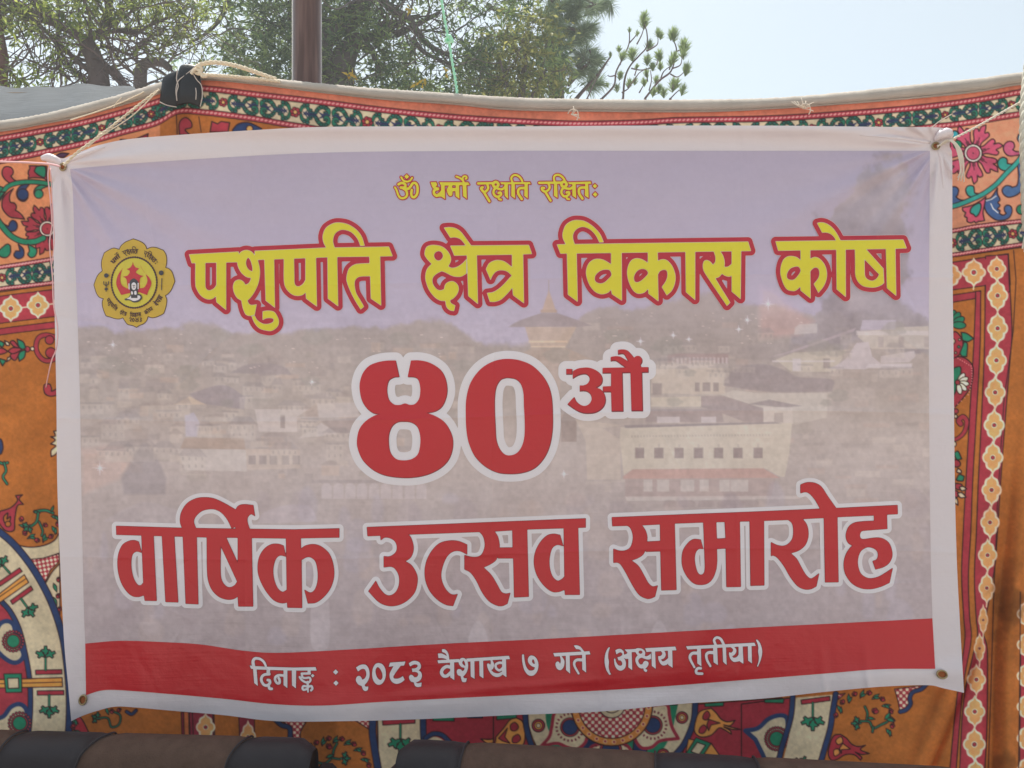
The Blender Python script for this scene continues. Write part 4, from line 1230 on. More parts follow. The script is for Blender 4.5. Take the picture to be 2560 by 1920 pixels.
def quatre(x, y, w, h, tilt=0.0):
    t = np.linspace(0, 2*np.pi, 31)[:-1]; cs = np.stack([np.cos(t), np.sin(t)], -1)
    og = np.array([(-.55, .10), (-.74, .40), (-.62, .74), (-.22, .92), (0, 1.20), (.22, .92), (.62, .74), (.74, .40), (.55, .10)])
    def lobes(k):
        out = [['p', np.array([x + sx*w*.52, y]) + cs*np.array([w*.55, h*.43])*k, []] for sx in (-1, 1)]
        for sy in (-1, 1):
            q = og*np.array([w, h*sy]); c = np.array([0, h*sy*.5]); q = c + (q - c)*k
            out.append(['p', spline(q + (x, y), [0, 0, 0, 0, True, 0, 0, 0, 0], True), []])
        return out
    cv.draw(lobes(1.06), (206, 180, 158)); cv.draw(lobes(.74), (188, 134, 84)); circ(x, y, w*.5, (188, 134, 84), None, ry=h*.5)
    circ(x, y, w*.30, (212, 188, 168), None); circ(x, y, w*.19, CR, BK, 1.2)
def bullseye(x, y, r):
    circ(x, y, r, CR); circ(x, y, r*.62, (196, 140, 70), BK, 1.6); circ(x, y, r*.34, CM, BK, 1.4)
def clover(x, y, s, a, stem):
    """three branched green tree motif; a = direction of the middle branch"""
    def R(p): p = np.asarray(p, float)*s; return np.stack([x + p[:, 0]*math.cos(a) - p[:, 1]*math.sin(a), y + p[:, 0]*math.sin(a) + p[:, 1]*math.cos(a)], -1)
    line(R([(-stem, 0), (0, 0)]), 6.5, BK); line(R([(-stem, 0), (0, 0)]), 3.8, GR)
    fan = np.array([(.0, -.12), (.35, -.16), (.5, -.42), (.68, -.36), (.66, -.16), (1.0, -.12), (1.0, .12), (.66, .16), (.68, .36), (.5, .42), (.35, .16), (.0, .12)])
    for d in (-1.15, 0, 1.15):
        q = fan @ np.array([[math.cos(d), math.sin(d)], [-math.sin(d), math.cos(d)]])
        cv.draw([['p', R(q), []]], GR, BK, 2.4)
def checks(poly, cell, rot=0.0):
    lo, hi = poly.min(0).astype(int) - 2, poly.max(0).astype(int) + 2
    i0, j0 = max(0, lo[0] + 80), max(0, lo[1] - 150); i1, j1 = min(2720, hi[0] + 80), min(1810, hi[1] - 150)
    if i1 <= i0 or j1 <= j0: return
    X, Y = np.meshgrid(np.arange(i0, i1) - 80 + .5, np.arange(j0, j1) + 150 + .5)
    f = sd_poly(poly, X, Y)
    u = (X*math.cos(rot) + Y*math.sin(rot)) / cell; v = (-X*math.sin(rot) + Y*math.cos(rot)) / cell
    k = np.clip(np.minimum(np.sin(np.pi*u)*np.sin(np.pi*v)*3.5 + .1, 1), 0, 1)[..., None]
    c = np.array(CR)*(1-k) + np.array((204, 180, 160))*k
    m = np.clip(.5 - f, 0, 1)[..., None]; A = cv.a[j0:j1, i0:i1]; A += (c - A)*m
    cv.draw([['p', poly, []]], None, BK, 2.4)
def rosebud(x, y, s, a):
    for d, l in ((-.7, .8), (0, 1.0), (.7, .8)):
        c = np.array([x + s*.35*math.cos(a+d), y + s*.35*math.sin(a+d)])
        t = np.linspace(0, 2*np.pi, 14)[:-1]
        q = np.stack([s*.52*np.cos(t)*l, s*.30*np.sin(t)], -1)
        q = q @ np.array([[math.cos(a+d), math.sin(a+d)], [-math.sin(a+d), math.cos(a+d)]])
        cv.draw([['p', c + q, []]], (140, 40, 50), BK, 2.0)
def leaf(x, y, s, a, col=GR):
    q = np.array([(-1, 0), (-.3, -.34), (.3, -.28), (1, 0), (.3, .28), (-.3, .34)])*s
    q = q @ np.array([[math.cos(a), math.sin(a)], [-math.sin(a), math.cos(a)]])
    cv.draw([['p', spline(np.array([x, y]) + q, [True, 0, 0, True, 0, 0], True), []]], col, BK, 2.0)
def wreath(cx, cy, r, a0, a1, n):
    for k in range(n):
        a = a0 + (a1 - a0)*k/(n - 1)
        x, y = cx + r*math.cos(a), cy + r*math.sin(a)
        if k % 2 == 0: rosebud(x, y, 12, a)
        else: leaf(x, y, 12, a + .5); leaf(x + 3, y + 3, 9, a + 1.2)
def teardrop(pts, fr, gx, gy, r, dotc, nb, oc=NV):
    pl(fr, pts, CM, 11, oc)
    for k in range(nb):
        a = 2*math.pi*k/nb; circ(gx + r*1.55*math.cos(a), gy + r*1.55*math.sin(a), 3.2, (130, 44, 60), BK, 1.6)
    circ(gx, gy, r*1.22, (146, 50, 62), BK, 2); circ(gx, gy, r, dotc, BK, 2)

LA = (0, 360, 7.541); LB = (0, 480, 2.303); LC = (0, 1200, 2.303); LD = (0, 840, 3.947)
B1 = (0, 1640, 3.16); B2 = (640, 1640, 3.16); B3 = (1240, 1640, 3.16); B4 = (1860, 1640, 3.16)
RA = (2360, 340, 5.53); RB = (2300, 480, 2.304); RC = (2300, 1200, 2.304); RD = (2370, 760, 3.19)
# --- upper left vine panel
pl(LA, "150,425 215,450 250,510 240,570 205,605! 260,670 330,705! 220,745 130,700 60,620 38,540 60,460 100,430", CR)
pl(LA, "555,410! 880,420! 890,690! 820,650 700,635 600,635 530,650! 545,590 530,560 540,500 560,470", CR)
pl(LA, "700,425 850,430 850,620 760,605 690,560 650,515 660,480", GR)
pl(LA, "500,755! 560,755! 500,830 465,900! 520,940 525,1010 480,1070 420,1080 350,1040 315,960 325,870 390,790", NV)
pl(LA, "770,770! 920,790! 800,840 770,880! 800,920 795,980 740,1010 680,995 645,940 645,880 690,810", GR)
pl(LA, "250,840! 190,950 180,1040 200,1100 260,1110 300,1150 310,1200 290,1250! 360,1290 420,1350 465,1420! 330,1400 200,1380 110,1310 50,1220 35,1130 55,1030 130,930", CR)
pl(LA, "-50,780! 60,820 120,830! -50,980!", GR)
st(LA, 78, "-120,1150 0,1000 60,900 150,800 300,740 500,715 700,720 910,750 1100,800", GR)
pl(LA, "230,1440 290,1460 325,1520 315,1600 260,1645 170,1640 80,1590 -40,1480! -40,1400! 80,1510 160,1550! 180,1490", NV)
big_flower(118, 572, 66, 8, .25, CR)
st(LB, 30, "-40,120 0,180 60,250 130,285 200,285 250,265", GR)
pl(LB, "0,330! 40,300 60,310! 60,350 40,375 10,375 -20,350", GR); pl(LB, "105,300! 135,330 135,370 105,385 80,365 90,340! 115,340!", NV)
pl(LB, "160,300! 210,330 205,365 180,378 160,360 170,340!", GR); pl(LB, "0,0! 30,0! -20,60!", GR)
circ(57, 486, 14, NV); circ(97, 485, 11, GR)
for i, (x, y) in enumerate(((140, 332), (150, 350))): pass
band_fill(off(curve_y([(-80, 738), (0, 722), (60, 715), (135, 706), (320, 682)]), 0), lambda x: 0*x + 760, OR, -80, 320)
# --- second scroll band and quatrefoil border, left
e1 = curve_y([(-80, 682), (0, 668), (60, 659), (135, 647), (320, 620)]); e2 = curve_y([(-80, 738), (0, 722), (60, 715), (135, 706), (320, 682)])
scroll_band(e1, e2, -80, 320, 150, 5, 5, 8)
line([(-80, 741), (135, 712), (320, 690)], 2, BK)
c1 = curve_y([(-80, 754), (0, 740), (135, 723), (320, 700)]); c2 = curve_y([(-80, 822), (0, 808), (135, 791), (320, 768)])
band_fill(c1, c2, CR, -80, 320, oa=BK)
band_fill(off(c2, 13), off(c2, 29), CR, -80, 320, oa=BK)
for k in range(-1, 5):
    x = 27 + 68*k; y = float((c1(x) + c2(x)) / 2) + 1
    quatre(x, y, 26, 28); line([(x + 27, y - 2), (x + 41, y - 4)], 3, (206, 176, 150))
# ornaments on the plain orange field
st(LD, 42, "540,10 450,-10 380,20 355,100 370,170 420,230 480,245 560,220", CR)
circ(124, 850, 11, CR); circ(127, 882, 13, CR); circ(81, 872, 5, CM); circ(68, 873, 7, CR)
pl(LD, "170,30! 230,60 255,120! 210,130 180,90", GR); pl(LD, "190,250! 240,210 255,140! 210,150 180,190", GR)
pl(LD, "100,60 140,50 200,130! 130,100!", CR); pl(LD, "100,200 150,240 200,150! 130,160!", CR); pl(LD, "75,150! 130,115 215,130 130,175", CR)
pl(LD, "45,45! 85,65 90,95 60,90!", CM); pl(LD, "65,255! 100,230 105,205 75,215!", CM); pl(LD, "-60,130! 20,120 70,155 10,180 -60,180!", CR)
pl(LD, "-20,40! 40,70 20,110 -20,80!", GR); pl(LD, "-10,220! 20,230 55,245 25,295! 5,260!", GR)
pl(LD, "440,480 490,475 510,520! 510,545 560,520! 580,580! 500,595 445,570 432,520", CR)
pl(LD, "580,930! 530,940! 545,985 500,995! 545,1025 500,1065! 550,1085 505,1130 505,1190! 545,1170 600,1110!", CM)
pl(LD, "-60,1020! 10,1020 30,1100 15,1160! -60,1200!", NV); st(LD, 22, "-20,1240 30,1260 75,1250", GR); st(LD, 20, "40,1250 60,1330 30,1390 70,1460", GR)
# --- lower left: the great medallion
disc = spline(np.array([(-300, 1290), (0, 1330), (35, 1361), (74, 1408), (108, 1465), (135, 1521), (156, 1591), (167, 1660), (174, 1743), (172, 1830), (160, 1930), (140, 1990), (-300, 1990)]), [1] + [0]*10 + [1, 1], True)
cv.draw([['p', disc, []]], CM)
inn = spline(np.array([(-300, 1440), (0, 1500), (26, 1530), (48, 1573), (63, 1634), (74, 1700), (76, 1765), (70, 1850), (58, 1990), (-300, 1990)]), [1] + [0]*7 + [1, 1], True)
cv.draw([['p', inn, []]], CR)
# scalloped border outside the medallion
pl(LC, "60,360! 150,385 240,380 310,350 345,300! 345,420! 250,450 160,465!", CM)
tri = parse("150,460! 250,450! 340,425! 340,470! 290,520! 250,610!", LC)[0]
checks(tri, 7.2, .6)
pl(LC, "345,480! 300,530 265,590 240,620! 300,740! 345,900!", CM)
wreath(99, 1305, 42, 3.3, -.3, 10); st(LC, 14, "200,182 260,175 305,190", GR); leaf(131, 1272, 9, -1.2); leaf(92, 1281, 9, .2)
st(LC, 12, "220,190 210,240 175,270", GR); clover(72, 1316, 17, 2.4, .2); rosebud(112, 1316, 11, -1.2); st(LC, 10, "225,240 245,290 240,320", GR)
for k, (x, y) in enumerate(((325, 570), (318, 620), (322, 665), (318, 700), (330, 740))):
    if k % 2 == 0: rosebud(x/2.303 + 2, 1200 + y/2.303, 11, .3)
    else: leaf(x/2.303, 1200 + y/2.303, 12, 1.2)
pl(LC, "0,180! 60,160 100,120 90,90! 130,85! 110,110 135,140! 100,150 85,230 80,290 30,290 -20,230!", CR)
pl(LC, "20,215 45,190 40,225 60,210 55,240 30,250", OR); circ(20, 1310, 7, OR)
st(LC, 36, "-60,255 0,300 80,370 170,480 250,610 310,740 360,900 385,1060 400,1250 395,1450 370,1640", NV)
st(LC, 26, "-40,640 0,690 60,760 110,860 145,1000 170,1150 175,1300 165,1450 140,1640", NV)
def bar(fr, pts, col):
    P, C = parse(pts, fr); cv.draw([['p', P, []]], col, BK, 2.4)
bar(LC, "205,1095! 356,1092! 357,1116! 206,1120!", (138, 38, 52)); bar(LC, "214,1214! 367,1212! 368,1236! 215,1239!", (138, 38, 52))
bar(LC, "-40,1150! 358,1138! 360,1190! -40,1198!", (190, 128, 62)); line([(-20, 1710), (156, 1705)], 2, BK)
bar(LC, "22,1116! 124,1115! 126,1222! 34,1224!", GR); bar(LC, "44,1142! 106,1140! 109,1198! 48,1200!", CM)
clover(114, 1641, 26, -math.pi/2, 1.3); clover(123, 1769, 26, math.pi/2, 1.2)
bar(LC, "-10,590! 112,506! 128,526! 0,612!", (138, 38, 52)); bar(LC, "-10,660! 140,545! 165,590! -5,708!", (190, 128, 62)); bar(LC, "60,695! 178,610! 190,632! 72,716!", (138, 38, 52))
line([(-4, 1494), (66, 1446)], 2, BK)
clover(70, 1521, 25, .95, 1.2); clover(6, 1412, 24, -2.3, 1.1)
teardrop("-40,900! 0,830 40,812 75,830 90,880 120,960 135,1010 110,1045 70,1050 20,1020 -40,960!", LC, 33, 1603, 16, GR, 20)
teardrop("-40,1380! 20,1360 60,1310 110,1290 150,1320 155,1400 150,1450! 140,1560! -40,1500!", LC, 49, 1808, 17, GR, 20)
# --- under the banner
pl(B1, "560,450! 640,490 700,600! 600,640!", (140, 40, 50)); wreath(232, 1810, 46, 2.4, 3.9, 6)
clover(244, 1796, 16, 3.6, .3); st(B1, 12, "760,495 850,490 880,560 940,540 950,470 900,440", GR); leaf(268, 1778, 10, 1.2); rosebud(276, 1778, 11, 0); rosebud(296, 1772, 10, 1); st(B1, 22, "1000,440 1040,460 1075,430", NV)
for x0, x1 in ((1432, 1450), (1450, 1490), (1495, 1560), (1640, 1690)): bar(B1, f"{x0},440! {x1},440! {x1+8},700! {x0+8},700!", (112, 36, 50) if x0 != 1450 else (150, 84, 50))
bar(B1, "1520,440! 1680,440! 1690,700! 1530,700!", (118, 38, 52)); bar(B1, "1885,440! 2010,440! 2010,700! 1895,700!", (118, 38, 52))
quatre(514, 1818, 22, 30); quatre(620, 1842, 18, 34)
ck = parse("190,500! 420,500! 360,660! 300,660! 270,560!", B2)[0]; checks(ck, 7.4)
pl(B2, "420,480! 360,580 350,640 360,900! 960,900! 960,480!", OR)
st(B2, 34, "130,480 200,545 265,570 270,660 290,760", NV)
ck = parse("770,500! 910,500! 910,590!", B2)[0]; checks(ck, 7.4)
wreath(835, 1935, 86, -2.45, -.25, 13); rosebud(820, 1870, 14, -1); st(B2, 14, "460,830 540,850 600,800 615,740 640,690", GR); st(B2, 12, "600,805 660,815", GR); clover(858, 1896, 18, .0, .3); leaf(825, 1890, 11, -.4)
bar(B2, "960,470! 1320,470! 1320,900! 970,900!", CM); pl(B2, "1340,470! 2130,420! 2180,760! 2180,900! 1340,900!", (132, 38, 50))
st(B2, 52, "925,480 920,600 935,720 965,900", NV); st(B2, 44, "1320,480 1322,600 1330,700 1345,900", NV)
bar(B2, "1000,504! 1257,500! 1255,530! 1002,546!", (138, 38, 52)); clover(1001, 1850, 33, math.pi/2, 1.2)
bar(B2, "1398,480! 1566,470! 1566,515! 1398,512!", GR); bar(B2, "1903,450! 2063,440! 2060,485! 1905,500!", GR); bar(B2, "1670,470! 1790,470! 1790,490! 1670,490!", NV)
st(B2, 34, "1340,650 1400,615 1470,625 1530,680 1600,760", NV); pl(B2, "1370,900! 1360,660! 1410,638 1470,660 1520,720 1560,900!", CM, 0, None)
def tulip(fr, pts, holes, col, hc):
    pl(fr, pts, col, 3)
    for h in holes: pl(fr, h, hc, 2.4)
tulip(B2, "2070,490! 2110,530 2125,620 2115,690 2070,715 2000,712 1930,700 1860,700! 1920,680 1980,685! 1900,680 1830,690 1775,655! 1870,655 1930,600 1980,530", ["2010,545 2050,525 2075,560 2050,595 2015,585", "2030,640 2070,620 2090,660 2060,685 2020,680", "1900,655! 1985,580! 1960,640! 2000,690! 1950,670!"], (190, 124, 62), (132, 38, 50))
pl(B3, "-20,440! 230,440! 240,560! 300,720! 320,900! -20,900!", (132, 38, 50))
bar(B3, "5,462! 165,450! 160,490! 5,505!", GR)
tulip(B3, "160,488! 210,520 230,620 215,700 160,714 60,712 -10,700! 0,640! 60,570 110,505", ["115,545 150,525 178,560 155,590 120,585", "135,640 175,620 195,655 165,685 130,680", "20,650! 90,570! 70,640! 110,690! 50,670!"], (190, 124, 62), (132, 38, 50))
# great rosette in the middle
pl(B3, "250,430! 1560,380! 1530,560 1470,690 1390,790 1300,900! 380,900! 320,720 270,580!", GR)
pl(B3, "250,430! 390,430! 400,540 440,640! 330,725! 290,640 260,540!", CM, 0, None); pl(B3, "1440,375! 1560,375! 1530,560 1470,690 1390,790 1240,900! 1200,830! 1330,720 1400,560!", CM, 0, None)
bullseye(1346, 1814, 16); bullseye(1705, 1794, 14.5); bullseye(1658, 1887, 15)
def pet(pts, gx, gy, r):
    pl(B3, pts, CM, 8, (128, 36, 52))
    for k in range(22):
        a = 2*math.pi*k/22; q = np.array([gx + r*1.72*math.cos(a), gy + r*1.72*math.sin(a)])
        line([q, q + 2.2*np.array([math.cos(a), math.sin(a)])], 4.2, (96, 30, 44)); 
    circ(gx, gy, r*1.25, (140, 48, 60), BK, 2); circ(gx, gy, r, NV, BK, 2)
pl(B3, "640,720! 760,640 860,780 1060,780 1100,640 1200,720! 1140,900! 680,900!", (26, 40, 74))
pet("700,900! 740,740 800,700 920,690 1020,700 1070,760 1090,900!", 1527, 1876, 22)
pet("590,430! 470,440 440,560 420,640 355,715! 480,690 560,720 640,735 700,690 720,640!", 1425, 1818, 19)
pet("1240,390! 1350,385 1370,470 1390,560 1440,652! 1300,670 1230,720 1150,725 1100,660 1110,600!", 1632, 1813, 19)
a_ = np.linspace(0, 2*np.pi, 90, endpoint=False)
circ(1529.5, 1763, 102, (176, 112, 56), BK, 3)
for k in range(26):
    a = 2*math.pi*k/26 + .06; circ(1529.5 + 92*math.cos(a), 1763 + 92*math.sin(a), 4.2, CR, (216, 170, 130), 2)
dsc = np.stack([1529.5 + 83*np.cos(a_), 1763 + 83*np.sin(a_)], -1); checks(dsc, 8.6, .02)
circ(1529.5, 1762, 33, CM, BK, 2.4); circ(1529.5, 1758, 24, CM, BK, 2)
pl(B3, "1590,380! 2260,330! 2260,900! 1420,900! 1500,700 1560,540!", (132, 38, 50))
st(B3, 40, "230,430 240,560 275,690 330,800", NV); st(B3, 42, "1575,370 1560,520 1490,690 1400,800 1330,900", NV)
bar(B3, "1650,375! 1800,365! 1795,395! 1650,400!", GR); bar(B3, "2120,345! 2260,335! 2260,370! 2120,375!", GR)
tulip(B3, "1700,412! 1740,450 1780,500 1830,520 1890,508! 1850,550 1800,545! 1850,560 1930,580! 1870,580 1800,560! 1850,590 1860,618! 1800,580 1760,570 1700,625 1620,640 1570,600 1575,520 1610,440", ["1640,460 1670,435 1690,470 1665,505 1635,495", "1610,570 1640,545 1665,570 1640,610 1605,605", "1680,500! 1770,530! 1700,545! 1680,590! 1665,545!"], (190, 124, 62), (132, 38, 50))
bar(B3, "1520,655! 1700,690! 1770,790! 1500,760!", (190, 124, 62)); bar(B3, "1580,645! 1700,690! 1620,810! 1500,770!", GR); bar(B3, "1590,682! 1655,705! 1605,780! 1540,755!", CM)
# --- lower right
pl(B4, "-20,380! 370,330! 350,500 300,700 260,900! -20,900!", (132, 38, 50)); bar(B4, "160,345! 318,338! 310,372! 165,368!", GR)
teardrop("10,590! 110,570 190,500 270,470 330,480 345,540 330,640 290,760 260,830! 180,830 140,760 90,660!", B4, 1942, 1847, 18, GR, 26)
pl(B4, "410,330! 700,305! 680,480 650,600 610,740 560,900! 290,900! 340,700 380,520!", CM, 0, None)
st(B4, 38, "385,320 375,450 350,560 300,720 270,860", NV); st(B4, 40, "725,300 700,450 680,580 640,720 590,900", NV)
bar(B4, "450,348! 678,318! 680,352! 455,382!", (138, 38, 52)); clover(2032, 1796, 31, math.pi/2, 1.25); clover(2005, 1912, 22, -1.2, .8)
checks(parse("740,305! 800,295! 745,345!", B4)[0], 7.5)
ckp = spline(*parse("1190,262! 1410,232! 1370,270 1310,300 1315,360 1290,410 1230,430! 1215,350!", B4), True); checks(ckp, 8.0)
st(B4, 30, "1440,225 1400,262 1335,285 1310,330 1315,380 1280,425 1235,440", NV)
wreath(2160, 1803, 68, 3.35, 6.7, 14); clover(2146, 1808, 18, 3.1, .3)
st(B4, 14, "920,515 990,520 1020,570 1080,545 1140,510 1150,450", GR); st(B4, 14, "1020,560 1015,600", GR); leaf(2226, 1800, 12, .3); leaf(2219, 1790, 12, -.9); st(B4, 14, "955,400 975,450 970,500", GR); rosebud(2186, 1782, 15, -1.2); leaf(2178, 1796, 10, .2)
tulip(B4, "760,618! 810,650 850,695 900,715 960,705! 920,740 990,770! 930,778 880,760! 930,800 920,822! 870,780 800,780 740,815 690,822 665,770 680,690 710,630", ["740,650 770,640 780,680 745,700 725,675", "710,745 745,735 755,770 715,790", "780,690! 840,735! 770,740! 770,770! 755,730!"], (138, 40, 50), (186, 118, 62))
# --- right vine panel
big_flower(2433, 383, 76, 7, .62, (162, 66, 92))
pl(RA, "905,72 960,90 975,150 950,190! 1000,215 1080,215! 1080,250! 1000,270 900,275 840,230 820,160 850,100", (160, 74, 104))
pl(RA, "820,295 870,320 875,380! 950,380 1060,280! 1080,330! 1000,400 920,460! 830,480 760,440 740,370 770,315", (40, 128, 120))
pl(RA, "1015,380! 1110,280! 1110,700! 1040,790 960,835 880,845 820,800 805,740 850,690 910,690 945,710! 1010,680 1030,560", (58, 88, 130))
pl(RA, "360,685 410,700 420,760! 430,790 550,800! 480,850 400,850 330,820 300,750 320,700", (40, 128, 120))
pl(RA, "60,720! 150,700 200,740 190,810 165,840! 220,880 330,890! 200,940 60,950!", (52, 78, 122))
pl(RA, "740,720! 650,850 560,880! 555,950 580,1040 640,1110 720,1160 810,1165 900,1130 940,1050 930,980 880,955 840,980 835,1030 860,1070! 820,1095 770,1070 775,1030 740,1010 775,960 745,920 775,880 740,800", (52, 78, 122))
line([(2465, 502), (2479, 498), (2490, 490)], 2.4, (210, 205, 200)); line([(2477, 509), (2483, 522), (2495, 532)], 2.4, (210, 205, 200))
pl(RA, "580,840! 500,900 380,960 255,990! 260,1030 300,1060! 285,1110 320,1130! 320,1180 370,1200 420,1180! 440,1200 480,1180! 500,1180 560,1170! 540,1060 560,950!", (176, 70, 92))
pl(RA, "500,930 510,1000 480,1080 440,1115 410,1085 365,1060 375,1000 430,950", (40, 128, 120))
st(RA, 62, "60,985 200,950 400,870 560,790 720,670 860,520 1000,380 1100,250", (40, 128, 120))
pl(RA, "1030,-20! 1110,-20! 1110,110! 1050,90 1015,40", (48, 100, 120)); circ(2553, 524, 12, GR); circ(2394, 362, 11, GR)
pl((2280, 290, 7.9), "820,290! 880,300 920,370 860,420 760,425!", (40, 128, 140))
band_fill(lambda x: np.interp(x, [2280, 2640], [620, 570]), lambda x: 0*x + 680, OR, 2290, 2640)
f1 = curve_y([(2280, 585), (2380, 577), (2440, 566), (2560, 552), (2640, 545)]); f2 = curve_y([(2280, 645), (2380, 637), (2440, 628), (2560, 610), (2640, 600)])
scroll_band(f1, f2, 2290, 2640, 152, 2532, 5, 8)
line([(2290, 650), (2380, 643), (2560, 618)], 2, BK)
# quatrefoil border running down the right side
def vstrip(xl, xr, y0, y1, col, o=True):
    ys = np.arange(y0, y1 + 1, 12.0)
    P = np.concatenate([np.stack([xl(ys), ys], -1), np.stack([xr(ys), ys], -1)[::-1]])
    cv.draw([['p', P, []]], col, BK if o else None, 2.6)
cy = lambda pts: (lambda Q: (lambda y: np.interp(y, Q[:, 0], Q[:, 1])))(spline(np.array(pts, float), None, False, 6))
xR = cy([(630, 2521), (740, 2526), (830, 2530), (914, 2524), (1000, 2517), (1090, 2510), (1200, 2502), (1310, 2495), (1400, 2489), (1460, 2480), (1530, 2467), (1575, 2456), (1595, 2462), (1620, 2468), (1720, 2469), (1830, 2467), (1930, 2462)])
xL = cy([(714, 2463), (870, 2461), (1040, 2454), (1200, 2446), (1330, 2441), (1440, 2436), (1540, 2440), (1590, 2444), (1640, 2432), (1720, 2414), (1800, 2405), (1930, 2399)])
S1x = cy([(727, 2452), (870, 2450), (1040, 2441), (1200, 2432), (1330, 2427), (1440, 2421), (1540, 2424), (1600, 2428), (1700, 2410), (1800, 2400), (1930, 2390)])
S2x = cy([(747, 2439), (870, 2434), (1040, 2424), (1200, 2415), (1330, 2408), (1440, 2404), (1540, 2409), (1600, 2412), (1700, 2398), (1800, 2386), (1930, 2374)])
top_l = curve_y([(2290, 664), (2380, 656), (2521, 634), (2600, 620)])
bar((0, 0, 1), "2290,664! 2380,656! 2521,634! 2526,712! 2463,714! 2380,725! 2290,735!", CR)
bar((0, 0, 1), "2290,747! 2380,738! 2452,727! 2446,745! 2380,756! 2290,766!", CR)
vstrip(xL, xR, 700, 1940, CR); vstrip(S2x, S1x, 728, 1940, CR)
bar((0, 0, 1), "2464,640! 2520,636! 2524,730! 2464,730!", CR); cv.draw([['p', np.array([(2466, 645), (2517, 640), (2521, 760), (2464, 760)]), []]], CR); cv.draw([['p', np.array([(2385, 660), (2517, 640), (2518, 708), (2385, 718)]), []]], CR)
line([(2534, 626), (2540, 700), (2533, 830), (2510, 1000), (2494, 1250), (2484, 1500), (2478, 1700), (2470, 1940)], 2.2, BK)
for x, y, w, h in ((2376, 688, 26, 29), (2434.5, 681, 28, 30), (2492, 672, 22, 27), (2494, 739, 24, 35), (2494, 821, 24, 35), (2491, 901, 24, 35), (2488, 981, 24, 35), (2485.5, 1063, 24, 35), (2482, 1144, 24, 35), (2479, 1225, 23, 35), (2475, 1306, 22, 35), (2469, 1388, 22, 35), (2467, 1470, 19, 34), (2458, 1550, 11, 33), (2449, 1621, 13, 33), (2441, 1699, 22, 33), (2437, 1779, 24, 34), (2436, 1861, 26, 36), (2439, 1940, 26, 36)):
    quatre(x, y, w, h); line([(x, y + h*1.15), (x - 1, y + h*1.15 + 8)], 3, (208, 184, 152))
line([(2402, 685), (2407, 684)], 3, (208, 184, 152))
# the next panel's border just inside the right edge
bar((0, 0, 1), "2552,1600! 2640,1600! 2640,1960! 2549,1960!", CR); 
for y in (1535, 1612, 1690, 1767, 1846, 1925): quatre(2566, y, 22, 30)
line([(2551, 1480), (2550, 1640), (2546, 1940)], 2.4, BK)
# ornament column beside the banner, right
def ell(cx, cy_, rx, ry, col, a=0, ow=2.4):
    t = np.linspace(0, 2*np.pi, 26)[:-1]; q = np.stack([rx*np.cos(t), ry*np.sin(t)], -1) @ np.array([[math.cos(a), math.sin(a)], [-math.sin(a), math.cos(a)]])
    cv.draw([['p', q + (cx, cy_), []]], col, BK, ow)
for a in (-1.45, -1.0, -.5, 0.05): ell(2381 + 17*math.cos(a), 812 + 20*math.sin(a), 17, 9, GR, a)
pl(RD, "20,240! 60,220 100,260 120,310 110,380 60,430! 20,440!", CR); circ(2399, 849, 3, CM); circ(2397, 867, 3.4, GR); circ(2389, 882, 3, CM); circ(2381, 853, 7, CM)
pl(RD, "105,225! 150,235 205,275! 160,300 115,290!", GR); pl(RD, "130,300! 155,320 150,420! 110,415 95,390!", GR)
pl(RD, "20,440! 90,420 150,440 195,490 200,560 180,660 120,750 40,840!", CR)
for k in range(22):
    a = k/21; x = np.interp(a, [0, .3, .55, .8, 1], [2395, 2429, 2430, 2422, 2386]); y = np.interp(a, [0, .3, .55, .8, 1], [896, 916, 950, 985, 1018]); circ(x, y, 1.4, PK, None)
st(RD, 7, "95,500 120,500 128,475 110,460 90,475 100,500", (120, 30, 44), None); st(RD, 7, "65,780 90,775 92,750 75,740 65,760", (120, 30, 44), None)
pl(RD, "20,520! 95,500 100,560 70,620 60,700 20,760!", GR)
for a in (-.95, -.45, .1, .7, 1.35): ell(2395 + 15*math.cos(a), 957 + 16*math.sin(a), 13, 6.5, (214, 204, 178), a)
circ(2394, 956, 6, CR); circ(2390, 1028, 6, CR); circ(2389, 1041, 4.5, CM)
st(RD, [40, 36, 30, 24], "100,955 85,930 120,900 150,940 130,1020 80,1070 20,1090", CR)
circ(2384, 1110, 7, CM); pl(RD, "45,1190! 80,1175 110,1235! 70,1240", GR); pl(RD, "60,1240 95,1260 95,1290 60,1300 40,1270", CR); pl(RD, "80,1310! 105,1330 105,1350! 70,1340", CM); pl(RD, "65,1400! 90,1360 130,1375! 120,1410 80,1410", GR)
pl(RD, "60,1430! 110,1440 100,1480 60,1470", CR); pl(RD, "90,1460! 120,1455 150,1475! 110,1490", CM); pl(RD, "50,1490 80,1500 75,1540 45,1530", CR); pl(RD, "75,1510! 110,1505 145,1540! 100,1545", CM); pl(RD, "55,1540! 75,1560 80,1605! 50,1580", CM)
# --- tucked under the top hem beside the leather tab
pl((0, 0, 3.456), "1600,1015 1650,1050 1655,1100 1600,1120 1640,1165! 1550,1165! 1550,1060", CR); pl((0, 0, 3.456), "1830,1050! 1880,1070! 1910,1050! 1950,1055! 1985,1060! 1970,1140! 1815,1140!", CR)
pl((0, 0, 3.456), "2010,1120! 2060,1070 2150,1060 2260,1110! 2260,1160! 2010,1160!", NV); circ(624, 322, 8, (196, 140, 80)); line([(497, 292), (503, 330)], 2, BK); line([(441, 286), (443, 335)], 2.4, BK)
pl((0, 0, 3.456), "1040,1205! 1150,1210! 1280,1155! 1270,1240! 1040,1260!", (120, 36, 50)); pl((0, 0, 7.541), "0,0! 1,0! 1,1!", OR)
pl((0, 360, 7.541), "1030,235! 1150,170 1300,180! 1200,260!", (60, 36, 62))
